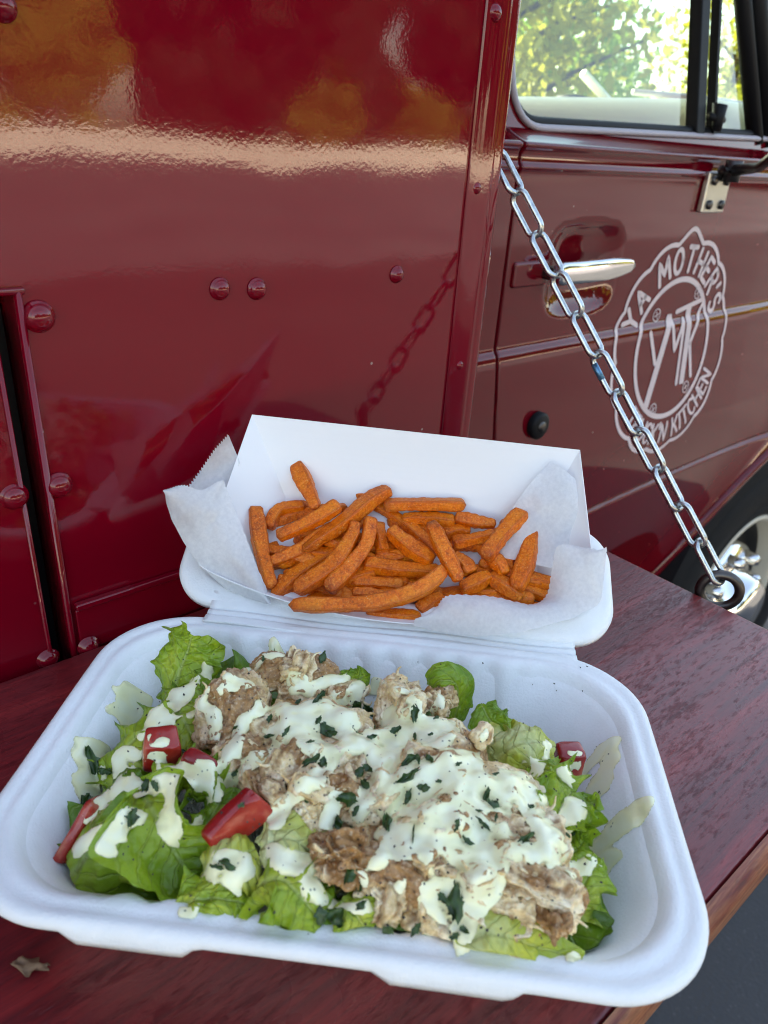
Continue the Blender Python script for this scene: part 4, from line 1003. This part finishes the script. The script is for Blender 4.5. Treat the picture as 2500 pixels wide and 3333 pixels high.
# ------------------------------------------------------------------ tomato pieces
def hull_piece(name, pts, label, seed, skin_dir, bev=.0013):
    bm = bmesh.new()
    for p in pts: bm.verts.new(p)
    bmesh.ops.convex_hull(bm, input=bm.verts)
    bmesh.ops.delete(bm, geom=[v for v in bm.verts if not v.link_faces], context='VERTS')
    bmesh.ops.bevel(bm, geom=bm.edges[:], offset=bev, segments=3, affect='EDGES', profile=.5)
    bmesh.ops.triangulate(bm, faces=bm.faces[:])
    bmesh.ops.subdivide_edges(bm, edges=bm.edges[:], cuts=2, use_grid_fill=True)
    V = np.array([v.co[:] for v in bm.verts]); bm.verts.index_update(); F = [tuple(v.index for v in f.verts) for f in bm.faces]
    bm.free()
    c = V.mean(0); d = V - c; V = V + d / np.linalg.norm(d, axis=1)[:, None] * (fbm(V * 90 + seed, 2, seed) * .0009)[:, None]
    sk = np.clip(((V - c) @ nz(skin_dir)) / (np.abs((V - c) @ nz(skin_dir)).max()) * 3 - 1.2, 0, 1)
    o = mesh(name, V, F, M['tomato'], attrs={'skin': sk}); food(V, F)
    return tag(o, label, 'tomato', 'tomato pieces in the salad')
def tom(cpx, cpy, z, dims, yaw, pitch, roll, label, seed, taper=.6, skin=(0, 0, 1)):
    c = on_z(cpx, cpy, z); e = Matrix.Rotation(yaw, 3, 'Z') @ Matrix.Rotation(pitch, 3, 'Y') @ Matrix.Rotation(roll, 3, 'X')
    a, b_, h_ = (.92 * q for q in dims); pts = []
    for sx in (-1, 1):
        for sy in (-1, 1):
            for sz in (-1, 1):
                k = taper if sz > 0 else 1
                pts.append(c + np.array(e @ Vector((sx * a * (1 if sx < 0 else .9) * random.uniform(.8, 1.1), sy * b_ * k * random.uniform(.8, 1.1), sz * h_ * random.uniform(.8, 1.1)))))
    return hull_piece('tomato_piece', [tuple(p) for p in pts], label, seed, np.array(e @ Vector(skin)))
tom(528, 2432, .050, (.0085, .0085, .009), R(-20), R(8), R(15), 'red tomato cube beside the olive lettuce piece', 1, .8, (0, 1, 0))
tom(655, 2492, .052, (.0085, .006, .0065), R(-60), R(15), R(10), 'small red tomato piece between dressing and chicken', 2, .55, (0, 0, 1))
tom(768, 2662, .058, (.0150, .0070, .0065), R(0), R(-24), R(-10), 'glossy red tomato wedge leaning on the shredded chicken', 3, .45, (0, 0, 1))
tom(268, 2700, .034, (.0150, .0035, .0075), R(10), R(-48), R(20), 'thin red tomato slice standing at the left wall', 4, .7, (0, 1, 0))
tom(1848, 2462, .040, (.0080, .0075, .0070), R(-30), R(0), R(10), 'tomato piece half covered in dressing by the right wall', 5, .75, (0, 0, 1))

# ------------------------------------------------------------------ chicken
_ico = {}
def ico(n):
    if n not in _ico:
        bm = bmesh.new(); bmesh.ops.create_icosphere(bm, subdivisions=n, radius=1)
        _ico[n] = (np.array([v.co[:] for v in bm.verts]), np.array([[v.index for v in f.verts] for f in bm.faces])); bm.free()
    return _ico[n]
def chunk(cpx, cpy, z, dims, yaw, pitch, roll, seed, label, sear=0., fibre=1., crumb=.5, sub=5, sdir=(0, 0, 1), bend=0., strands=3):
    D, F = ico(sub); a, b_, c_ = dims
    e = .82
    dims = tuple(.9 * q for q in dims); a, b_, c_ = dims
    p = np.sign(D) * np.abs(D) ** e * np.array(dims)
    lo = fbm(D * 1.25 + seed * 3.3, 3, seed)
    p = p * (1 + .34 * lo)[:, None]
    # facets torn off
    rg = np.random.default_rng(seed)
    for k in range(4):
        nd = nz(rg.normal(0, 1, 3)); dd = p @ nd; lim = np.abs(dd).max() * rg.uniform(.62, .85); p = p - np.clip(dd - lim, 0, 1)[:, None] * nd * .8
    if bend: p[:, 2] -= bend * (p[:, 0] / a) ** 2 * a
    nrm_ = D / np.array(dims); nrm_ /= np.linalg.norm(nrm_, axis=1)[:, None]
    fp = p * np.array([38, 330, 330]) + fbm(p * 90, 2, seed + 1)[:, None] * .8
    f1 = 1 - np.abs(vnoise(fp, seed + 2)); f2 = 1 - np.abs(vnoise(fp * 2.3, seed + 3))
    fib = (f1 * .65 + f2 * .35)
    cr = np.abs(vnoise(p * 300, seed + 4)) + .5 * np.abs(vnoise(p * 640, seed + 5))
    disp = fibre * (fib - .75) * .0032 + crumb * (cr - .5) * .0019 + .0032 * fbm(p * 85, 2, seed + 6)
    p = p + nrm_ * disp[:, None]
    se = np.clip((nrm_ @ nz(sdir)) * .8 + .25 + .6 * fbm(p * 60, 2, seed + 8), 0, 1) * sear + .95 * np.clip(fbm(p * 55, 2, seed + 18) * 1.7 - .05, 0, 1)
    fv = np.clip(fib * .8 + (.5 - cr) * .3 + (1 - fibre) * .2, 0, 1)
    Vs, Fs = [p], [tuple(f) for f in F.tolist()]; sv = [se]; fbv = [fv]; off = len(p)
    for k in range(strands):
        i = rg.integers(0, len(p)); q0 = p[i]; sg = np.sign(q0[0]) or 1
        L = rg.uniform(.002, .006); dr = nz(np.array([sg * rg.uniform(.5, 1), rg.normal(0, .5), rg.normal(0.1, .4)]) + nrm_[i] * .7)
        pts = np.array([q0 - dr * .002, q0 + dr * L * .5 + rg.normal(0, .0006, 3), q0 + dr * L + rg.normal(0, .0012, 3)])
        tb = MB(); tb.tube(spline(pts, 6), np.linspace(.0009, .0003, 6), 5); v_ = tb.V[0]
        Vs.append(v_); Fs += [tuple(j + off for j in f) for f in tb.F]; off += len(v_); sv.append(np.zeros(len(v_))); fbv.append(np.full(len(v_), .7))
    V = np.concatenate(Vs)
    E_ = np.array(Matrix.Rotation(yaw, 3, 'Z') @ Matrix.Rotation(pitch, 3, 'Y') @ Matrix.Rotation(roll, 3, 'X'))
    V = V @ E_.T + on_z(cpx, cpy, z)
    V[:, 2] = np.maximum(V[:, 2], .008); V = keep_in(V)
    o = mesh('chicken_piece', V, Fs, M['chicken'], attrs={'sear': np.concatenate(sv), 'fib': np.concatenate(fbv)}); food(V, Fs)
    return tag(o, label, 'chicken', 'grilled chicken pieces on the salad' if 'scrap' not in label else 'torn chicken scraps')
YU = math.atan2(EU[1], EU[0])      # heading of the box's width
CH = [
 (765, 2335, .046, (.022, .019, .017), YU + 1.9, -.5, .2, 1, 'large brown crusted chicken chunk at the back left of the heap', .55, .35, 1.3, 6, (0, -.4, .8)),
 (960, 2195, .052, (.027, .010, .011), YU + .1, .05, -.5, 2, 'seared chicken slice along the back of the heap', 1.0, .9, .5, 6, (0, -.5, .8)),
 (1060, 2260, .048, (.024, .009, .008), YU + .2, .1, -.3, 3, 'long pale chicken strip in front of the seared slice', .3, 1.3, .4, 5, (0, 0, 1)),
 (900, 2400, .046, (.022, .017, .014), YU + .7, .1, .1, 4, 'dressed chicken mound near the brown chunk', .35, .9, .7, 5, (0, -.6, .7)),
 (1060, 2400, .048, (.026, .018, .013), YU + .3, 0, 0, 5, 'chicken mound under the central dressing', .2, .9, .6, 5, (0, 0, 1)),
 (860, 2560, .050, (.021, .010, .010), YU + 1.75, .35, .2, 6, 'shredded chicken strands behind the tomato wedge', .2, 1.9, .4, 6, (0, 0, 1)),
 (790, 2480, .046, (.015, .012, .011), YU + 1.2, .2, .2, 7, 'browned chicken lump at the left of the heap', .75, .6, 1.0, 5, (0, -.5, .8)),
 (960, 2500, .054, (.020, .012, .011), YU + 1.4, .2, 0, 8, 'tan chicken piece with a dressing stripe', .35, 1.1, .6, 5, (0, 0, 1)),
 (1010, 2660, .050, (.016, .014, .012), YU + .8, .3, 0, 9, 'crumbly torn chicken in the middle', .1, .5, 1.8, 6, (0, 0, 1)),
 (1050, 2580, .054, (.014, .011, .010), YU + .5, .2, 0, 10, 'golden chicken knob above the crumbly one', .55, .7, .6, 5, (0, 0, 1)),
 (1275, 2310, .050, (.019, .009, .009), YU + 1.6, -.3, .3, 11, 'pale upright chicken slice at the back right', .12, .9, .7, 6, (0, 0, 1)),
 (1400, 2290, .048, (.014, .011, .010), YU + .4, 0, 0, 12, 'white shredded chicken crumbs below the bent leaf', 0, .8, 1.7, 6, (0, 0, 1)),
 (1390, 2410, .050, (.025, .013, .010), YU + .1, 0, 0, 13, 'dressed chicken slab at the back right', .1, .9, .5, 5, (0, 0, 1)),
 (1495, 2425, .054, (.017, .008, .008), YU - .35, .15, -.3, 14, 'orange brown seared chicken strip curving at the right', 1.05, .35, .3, 6, (0, -.3, .8), .6),
 (1210, 2500, .050, (.019, .014, .011), YU + .9, .1, 0, 15, 'chicken under the middle dressing stripe', .2, 1.0, .6, 5, (0, 0, 1)),
 (1215, 2620, .056, (.015, .010, .010), YU + 1.3, .4, .2, 16, 'tan angular chicken piece at the middle', .4, .8, .5, 5, (0, -.4, .8)),
 (1440, 2540, .054, (.028, .018, .012), YU + .5, .05, 0, 17, 'big dressed chicken breast piece right of the middle', .05, 1.2, .4, 5, (0, 0, 1)),
 (1620, 2610, .052, (.026, .017, .012), YU + .2, .1, 0, 18, 'wide dressed chicken slab at the right', .08, 1.2, .4, 5, (0, 0, 1)),
 (1470, 2690, .056, (.024, .016, .012), YU + .6, .1, 0, 19, 'dressed chicken slab in front of the breast piece', .1, 1.2, .5, 5, (0, 0, 1)),
 (1700, 2750, .052, (.020, .017, .012), YU + .3, .1, 0, 20, 'dressed chicken lump at the far right', .1, 1.0, .8, 5, (0, 0, 1)),
 (1125, 2795, .056, (.0145, .0105, .0100), YU + .2, .25, 0, 21, 'fibrous tan chicken chunk like split wood at the front', .25, 2.4, .1, 6, (.3, 0, .9)),
 (1320, 2850, .054, (.018, .012, .011), YU + .1, .15, 0, 22, 'golden brown chicken chunk at the front middle', .7, .7, .8, 6, (0, -.2, .9)),
 (1275, 2925, .047, (.015, .010, .010), YU + .4, .25, 0, 23, 'rough tan chicken at the front flutes', .3, .7, 1.5, 6, (0, 0, 1)),
 (1440, 2985, .045, (.012, .009, .009), YU + 1.2, .3, 0, 24, 'blurred tan chicken lump at the front edge', .35, .8, 1.0, 5, (0, 0, 1)),
 (1750, 2880, .054, (.0185, .011, .0105), YU - .3, .1, 0, 25, 'clean white torn chicken chunk at the front right', .05, 1.0, 1.1, 6, (0, 0, 1)),
 (1620, 2985, .050, (.017, .010, .009), YU - .1, .1, 0, 26, 'white torn chicken piece beside the charred one', .0, 1.0, 1.1, 6, (0, 0, 1)),
 (1742, 3005, .048, (.0100, .0075, .0075), YU, .1, 0, 27, 'dark charred chicken end at the front right', 1.35, .8, .6, 5, (0, -.3, .9)),
 (1862, 2950, .046, (.016, .0040, .0055), YU + 1.25, .55, .2, 28, 'narrow browned chicken strip hanging at the right', 1.1, .6, .3, 5, (0, 0, 1)),
 (1640, 2830, .052, (.016, .010, .010), YU + .2, 0, 0, 29, 'browned crumbly chicken behind the white chunk', .85, .5, 1.5, 5, (0, 0, 1)),
 (1320, 2740, .054, (.014, .012, .011), YU + .8, .1, 0, 30, 'chicken nub between the slabs', .3, .9, .8, 5, (0, 0, 1)),
 (1500, 2830, .054, (.018, .014, .011), YU + .3, .1, 0, 31, 'dressed chicken above the front herbs', .15, .9, .9, 5, (0, 0, 1)),
 (1130, 2480, .048, (.020, .014, .012), YU + 1.1, 0, 0, 32, 'chicken core below the centre of the heap', .2, .9, .6, 5, (0, 0, 1)),
 (1400, 2900, .046, (.017, .012, .010), YU + .3, 0, 0, 33, 'low chicken piece under the front dressing', .3, .8, .9, 5, (0, 0, 1)),
 (1250, 2770, .046, (.024, .018, .014), YU + .3, 0, 0, 34, 'chicken base below the fibrous chunk', .3, .8, .9, 4, (0, 0, 1))]
for c in CH: chunk(*c[:8], c[8], c[9], c[10], c[11], c[12], c[13], c[14] if len(c) > 14 else 0.)

rs = random.Random(5)
for i in range(52):
    c = CH[rs.randrange(len(CH))]; sz = rs.uniform(.32, .55)
    chunk(c[0] + rs.uniform(-75, 75), c[1] + rs.uniform(-55, 45), c[2] + rs.uniform(.004, .010), (.016 * sz * rs.uniform(.8, 1.6), .012 * sz, .010 * sz), rs.uniform(0, 6), rs.uniform(-.5, .5), rs.uniform(-.5, .5), 300 + i,
          'small torn chicken scrap lying on the dressed chicken heap', rs.choice([0, .1, .3, .6, 1.0]), rs.uniform(.5, 1.6), rs.uniform(.4, 1.4), 4, (0, 0, 1), 0., 1)

# ------------------------------------------------------------------ dressing draped over everything
bvh = BVHTree.FromPolygons(np.concatenate(FOODV).tolist(), FOODF)
def hit(px, py, tree_=None):
    d = ray(px, py); h_ = (tree_ or bvh).ray_cast(Vector(CAM), Vector(d).normalized()); return h_
STR = [  # strokes: pixel points and half width in pixels
 ([(640, 2190), (570, 2270), (520, 2350)], 42), ([(690, 2230), (640, 2290), (560, 2340), (470, 2390)], 24), ([(470, 2400), (420, 2440), (390, 2500), (380, 2570)], 26), ([(700, 2330), (660, 2300)], 24),
 ([(420, 2270), (455, 2300), (420, 2345)], 45), ([(470, 2290), (430, 2330)], 34), ([(290, 2440), (310, 2500), (320, 2580)], 38), ([(300, 2560), (330, 2620)], 40),
 ([(430, 2500), (500, 2480), (570, 2500), (640, 2520), (720, 2540), (760, 2555)], 34), ([(470, 2545), (540, 2560), (620, 2560), (680, 2570)], 46), ([(590, 2580), (590, 2650), (580, 2690)], 42), ([(420, 2520), (425, 2570)], 20), ([(660, 2540), (700, 2520)], 24),
 ([(270, 2740), (340, 2700), (420, 2660), (450, 2665)], 44), ([(330, 2760), (370, 2770)], 30), ([(300, 2720), (400, 2710)], 40),
 ([(700, 2810), (760, 2830), (740, 2880)], 50), ([(810, 2800), (800, 2850), (760, 2900)], 38), ([(880, 2790), (940, 2820), (1000, 2840)], 42), ([(1000, 2880), (1060, 2930), (1110, 2950)], 34), ([(1140, 2960), (1190, 2960)], 30),
 ([(740, 2200), (790, 2220), (730, 2260)], 22), ([(960, 2220), (1010, 2235), (1090, 2215), (1120, 2200)], 24), ([(1000, 2210), (960, 2235)], 22), ([(880, 2110), (900, 2130), (830, 2160)], 30), ([(800, 2170), (860, 2130)], 24),
 ([(900, 2300), (930, 2330), (910, 2380), (880, 2390)], 40), ([(850, 2290), (800, 2350), (760, 2430), (740, 2490)], 26), ([(940, 2310), (1060, 2300), (1160, 2270)], 38), ([(960, 2350), (1080, 2350), (1150, 2330)], 40), ([(900, 2420), (850, 2460), (800, 2500), (775, 2540)], 34), ([(960, 2400), (1040, 2430), (1060, 2480)], 38), ([(1070, 2370), (1150, 2420), (1260, 2400)], 44), ([(1060, 2480), (1010, 2530), (950, 2580), (920, 2610)], 40), ([(1080, 2440), (1150, 2430)], 34), ([(900, 2620), (880, 2680)], 30), ([(1090, 2580), (1080, 2640), (1060, 2680)], 30), ([(720, 2350), (700, 2400)], 18), ([(735, 2480), (745, 2450)], 30), ([(1100, 2330), (1170, 2290)], 36),
 ([(1300, 2330), (1370, 2340), (1430, 2370)], 46), ([(1330, 2380), (1420, 2390), (1400, 2420)], 48), ([(1340, 2280), (1370, 2310)], 28), ([(1280, 2440), (1230, 2460), (1330, 2440)], 40), ([(1430, 2330), (1460, 2350)], 28), ([(1290, 2420), (1320, 2410)], 40),
 ([(1250, 2510), (1330, 2500), (1430, 2480), (1540, 2490)], 58), ([(1330, 2560), (1420, 2560), (1540, 2540), (1640, 2560), (1720, 2600)], 66), ([(1340, 2640), (1430, 2640), (1560, 2620), (1680, 2640), (1750, 2680)], 66), ([(1290, 2700), (1380, 2700), (1500, 2700), (1620, 2700)], 62), ([(1720, 2660), (1780, 2720), (1800, 2780)], 52), ([(1560, 2760), (1580, 2820), (1560, 2850)], 56), ([(1640, 2760), (1720, 2790), (1780, 2800)], 44), ([(1290, 2740), (1340, 2760), (1400, 2780)], 46), ([(1480, 2770), (1530, 2800)], 40), ([(1240, 2760), (1225, 2810)], 28), ([(1190, 2560), (1170, 2620)], 30), ([(1270, 2550), (1260, 2610), (1290, 2640)], 34),
 ([(1420, 2890), (1480, 2880), (1560, 2890), (1600, 2880)], 46), ([(1500, 2930), (1560, 2940), (1530, 2980), (1490, 3030)], 38), ([(1400, 2900), (1420, 2960)], 32), ([(1480, 3040), (1500, 3070)], 32), ([(1320, 2860), (1300, 2900)], 16), ([(1180, 2860), (1190, 2900)], 20),
 ([(1740, 2480), (1720, 2530), (1690, 2540)], 38), ([(1790, 2420), (1800, 2470)], 22), ([(1870, 2480), (1850, 2530)], 36), ([(1870, 2660), (1850, 2700), (1860, 2620)], 34), ([(1760, 2720), (1800, 2740)], 28), ([(1830, 2800), (1880, 2820), (1950, 2800), (2010, 2795)], 24), ([(1860, 2830), (1920, 2830)], 32), ([(1780, 2840), (1850, 2790)], 26),
 ([(1890, 2480), (1950, 2440), (1985, 2420)], 18), ([(1985, 2430), (1965, 2500), (1945, 2560), (1940, 2620)], 16), ([(1930, 2780), (1980, 2740), (2030, 2670), (2070, 2625)], 30), ([(2075, 2615), (2105, 2612)], 22),
 ([(1575, 2400), (1590, 2370)], 24), ([(1230, 2230), (1250, 2220)], 18), ([(1300, 2240), (1330, 2250)], 22), ([(1420, 2270), (1380, 2300)], 18), ([(590, 2960), (620, 2970)], 20), ([(1860, 3090), (1830, 3110)], 18)]
# drape axis: leaning from vertical towards the open front of the box
DA = nz(np.array([0, 0, 1.]) + .42 * nz([UPC[0], UPC[1], 0]))
G1 = nz(np.array([EU[0], EU[1], 0]) - DA * (DA[0] * EU[0] + DA[1] * EU[1])); G2 = np.cross(DA, G1)
G0 = C(.1015, -.089, .05)
hs = .00085; na, nb_ = int(.27 / hs), int(.20 / hs)
ga = (np.arange(na) - na / 2) * hs; gb = (np.arange(nb_) - nb_ / 2) * hs
Hm = np.full((na, nb_), np.nan); onb = np.zeros((na, nb_), bool)
vd = Vector(-DA)
for i in range(na):
    for j in range(nb_):
        o_ = G0 + G1 * ga[i] + G2 * gb[j] + DA * .12
        h_ = bvh.ray_cast(Vector(o_), vd)
        if h_[0] is not None: Hm[i, j] = .12 - h_[3]; onb[i, j] = h_[2] < NBOX
fld = np.full((na, nb_), -1.0)
AA, BB_ = np.meshgrid(ga, gb, indexing='ij')
wq = np.stack([AA * 110, BB_ * 110, np.zeros_like(AA)], -1)
wq = wq * .75; wa = AA + .0036 * fbm(wq, 2, 5); wb = BB_ + .0036 * fbm(wq + 31, 2, 6)
for pts, rad in STR:
    hp = []
    for px, py in pts:
        h_ = hit(px, py)
        if h_[0] is not None: hp.append((np.array(h_[0]) - G0, (np.array(h_[0]) - CAM) @ AX[:, 2]))
    if not hp: continue
    q = [(p @ G1, p @ G2) for p, _ in hp]; r_ = rad / FPX * np.mean([d for _, d in hp])
    if len(q) == 1: q = q * 2
    for (a0, b0), (a1, b1) in zip(q[:-1], q[1:]):
        dx, dy = a1 - a0, b1 - b0; L2 = dx * dx + dy * dy + 1e-12
        t_ = np.clip(((wa - a0) * dx + (wb - b0) * dy) / L2, 0, 1)
        fld = np.maximum(fld, 1 - np.hypot(wa - a0 - t_ * dx, wb - b0 - t_ * dy) / r_)
fld = fld + .06 + .10 * fbm(wq * 2.3, 1, 12)
# holes where lumps of chicken poke through
fld = fld - .75 * np.clip(fbm(wq * 1.3 + 50, 3, 21) - .10, 0, 1) * 2.1
Hf = np.where(np.isnan(Hm), -.05, Hm)
def blur(A_, k):
    for ax in (0, 1):
        A_ = sum(np.roll(A_, s_, ax) for s_ in range(-k, k + 1)) / (2 * k + 1)
    return A_
Hb = blur(blur(Hf, 2), 2)
fld = fld + .16; th = np.sqrt(np.clip(fld * 1.25, 0, 1)) * np.clip(.80 + .55 * fbm(wq * 2.1 + 9, 2, 41), .3, 1)
Ht = np.maximum(Hf - .0004, Hb * .35 + Hf * .65) * 1.0
Ht = np.where(np.abs(Ht - Hf) > .004, Hf + np.sign(Ht - Hf) * .004, Ht) + (.0019 * th - .0003)
Ht = blur(Ht, 1)
Ht = np.where(onb, Hf + .0013 * th + .0001, Ht)
ok = fld > 0.0
idx = -np.ones((na, nb_), int); Vd = []; Td = []; Fd = []
for i in range(na - 1):
    for j in range(nb_ - 1):
        c4 = ((i, j), (i + 1, j), (i + 1, j + 1), (i, j + 1))
        if sum(ok[q] for q in c4) < 3: continue
        hh = [Ht[q] for q in c4]
        if max(hh) - min(hh) > .0075 or min(Hf[q] for q in c4) < -.049: continue
        f = []
        for q in c4:
            if idx[q] < 0: idx[q] = len(Vd); Vd.append(G0 + G1 * ga[q[0]] + G2 * gb[q[1]] + DA * Ht[q]); Td.append(th[q])
            f.append(idx[q])
        Fd.append(tuple(f))
Vd = np.array(Vd)
dr = mesh('creamy_dressing', Vd, Fd, M['dressing'], attrs={'thick': Td})
tag(dr, 'creamy white speckled dressing poured in stripes over chicken and lettuce', 'dressing', kind='stuff')
sm = dr.modifiers.new('smooth', 'SMOOTH'); sm.factor = .5; sm.iterations = 6
bv2 = BVHTree.FromPolygons(np.concatenate(FOODV + [Vd]).tolist(), FOODF + [tuple(int(j) + _fo[0] for j in f) for f in Fd])

# ------------------------------------------------------------------ chopped herbs, pepper, crumbs
def flake(p, nrm_, L, asp, seed, curl=.3):
    rg = np.random.default_rng(seed + 500)
    n_, m_ = 11, 7
    t1 = nz(np.cross(nrm_, rg.normal(0, 1, 3))); t2 = np.cross(nrm_, t1)
    s, t_ = np.meshgrid(np.linspace(-1, 1, n_), np.linspace(-1, 1, m_), indexing='ij')
    wdt = (1 - .7 * np.abs(s) ** 1.6) * (1 + .75 * vnoise(np.stack([s * 3.4, np.sign(t_) * 2.3 + seed, s * 0 + .4], -1), seed))
    s = s + .30 * t_ * vnoise(np.stack([t_ * 2, s * 2, s * 0 + seed], -1), seed + 3)
    P_ = p + nrm_ * .0006 + t1 * (s * L / 2)[..., None] + t2 * (t_ * wdt * L * asp / 2)[..., None] + nrm_ * ((curl * L * .35 * s * s * rg.choice([-.3, 1]) + .16 * L * vnoise(np.stack([s * 1.7, t_ * 1.7, s * 0 + seed], -1), seed) + .0008))[..., None]
    return P_.reshape(-1, 3), grid_faces(n_, m_)
HB = [(880, 2340, 30, .5), (1060, 2380, 58, .7), (1035, 2350, 30, .5), (970, 2290, 26, .5), (1040, 2275, 60, .35), (1160, 2300, 50, .7), (1200, 2310, 45, .6), (1015, 2480, 70, .45), (1050, 2490, 45, .7), (765, 2515, 26, .6), (770, 2370, 22, .4), (880, 2395, 34, .4), (930, 2385, 42, .35), (1010, 2420, 30, .3), (1085, 2390, 40, .3), (1205, 2405, 36, .5), (1160, 2390, 40, .25),
      (1290, 2380, 40, .6), (1350, 2325, 60, .5), (1385, 2325, 40, .6), (1355, 2400, 26, .5), (1400, 2395, 20, .6), (1418, 2340, 26, .4), (1330, 2480, 60, .45), (1325, 2530, 90, .25), (1400, 2475, 40, .5), (1360, 2475, 40, .35), (1330, 2600, 50, .35), (1380, 2565, 40, .7), (1430, 2545, 22, .5), (1490, 2490, 26, .5), (1580, 2590, 60, .3), (1598, 2625, 45, .7), (1610, 2525, 24, .4), (1570, 2680, 70, .18), (1724, 2632, 22, .7), (1485, 2685, 40, .5), (1515, 2740, 45, .5), (1615, 2665, 28, .4), (1710, 2730, 70, .35),
      (1170, 2520, 50, .5), (1200, 2510, 40, .6), (1190, 2560, 50, .45), (1125, 2600, 70, .55), (1100, 2680, 70, .35), (1145, 2695, 50, .3), (1260, 2685, 70, .45), (1345, 2720, 60, .12), (1160, 2640, 40, .5), (1140, 2850, 60, .6), (1175, 2890, 50, .6), (1490, 2940, 110, .5), (1445, 2930, 50, .5), (1510, 3030, 35, .6), (1485, 3040, 35, .6), (1045, 2975, 60, .8), (1100, 2990, 70, .8),
      (480, 2570, 70, .35), (510, 2555, 40, .5), (425, 2665, 60, .6), (300, 2470, 90, .45), (350, 2515, 50, .4), (610, 2600, 18, .7), (600, 2445, 26, .5), (275, 2605, 40, .9), (710, 2820, 50, .35), (740, 2815, 60, .4), (785, 2620, 22, .7), (1050, 2145, 50, .6), (860, 2145, 22, .5), (1845, 2720, 20, .6), (1870, 2710, 18, .6), (1560, 2640, 24, .4), (1000, 2600, 18, .6), (1175, 2950, 40, .6), (1260, 3010, 50, .6), (1350, 3020, 50, .5)]
for i, (px, py, L, asp) in enumerate(HB):
    h_ = hit(px, py, bv2)
    if h_[0] is None: continue
    p = np.array(h_[0]); nn = np.array(h_[1]); 
    if nn @ (CAM - p) < 0: nn = -nn
    nn = nz(nn + .5 * UPC); Lm = L / FPX * ((p - CAM) @ AX[:, 2])
    V, F = flake(p, nn, Lm, asp, i)
    o = mesh('herb_flake', V, F, M['herb'])
    tag(o, 'dark green chopped herb flake stuck on the dressed salad', 'herb', 'chopped herb flakes')
b = MB(); rg = np.random.default_rng(3)
for i in range(300):
    px, py = rg.uniform(380, 2000), rg.uniform(2130, 3080); h_ = hit(px, py, bv2)
    if h_[0] is None: continue
    p = np.array(h_[0]); nn = np.array(h_[1]); nn = nn if nn @ (CAM - p) > 0 else -nn
    onbox = h_[2] < 8000
    if onbox and i % 4: continue
    V, F = flake(p, nz(nn + .3 * UPC), rg.uniform(.0005, .0012), .8, i + 900, .1)
    b.add(V[[0, 6, 35, 41, 70, 76]], [(0, 1, 3, 2), (2, 3, 5, 4)])
tag(b.build('pepper_specks', M['pepper'], smooth=False), 'fine dark pepper specks scattered over the salad and box', 'pepper', kind='stuff')
# dry leaf scrap on the shelf
p = on_z(98, 3142, .0015); q, F = flake(np.array([p[0], p[1], .0008]), np.array([0, 0, 1.]), .0125, .42, 77, .1)
q[:, 2] = np.maximum(q[:, 2], .0006)
tag(mesh('dry_leaf', q, F, M['dryleaf']), 'small brown dry leaf scrap on the dark red shelf', 'leaf')
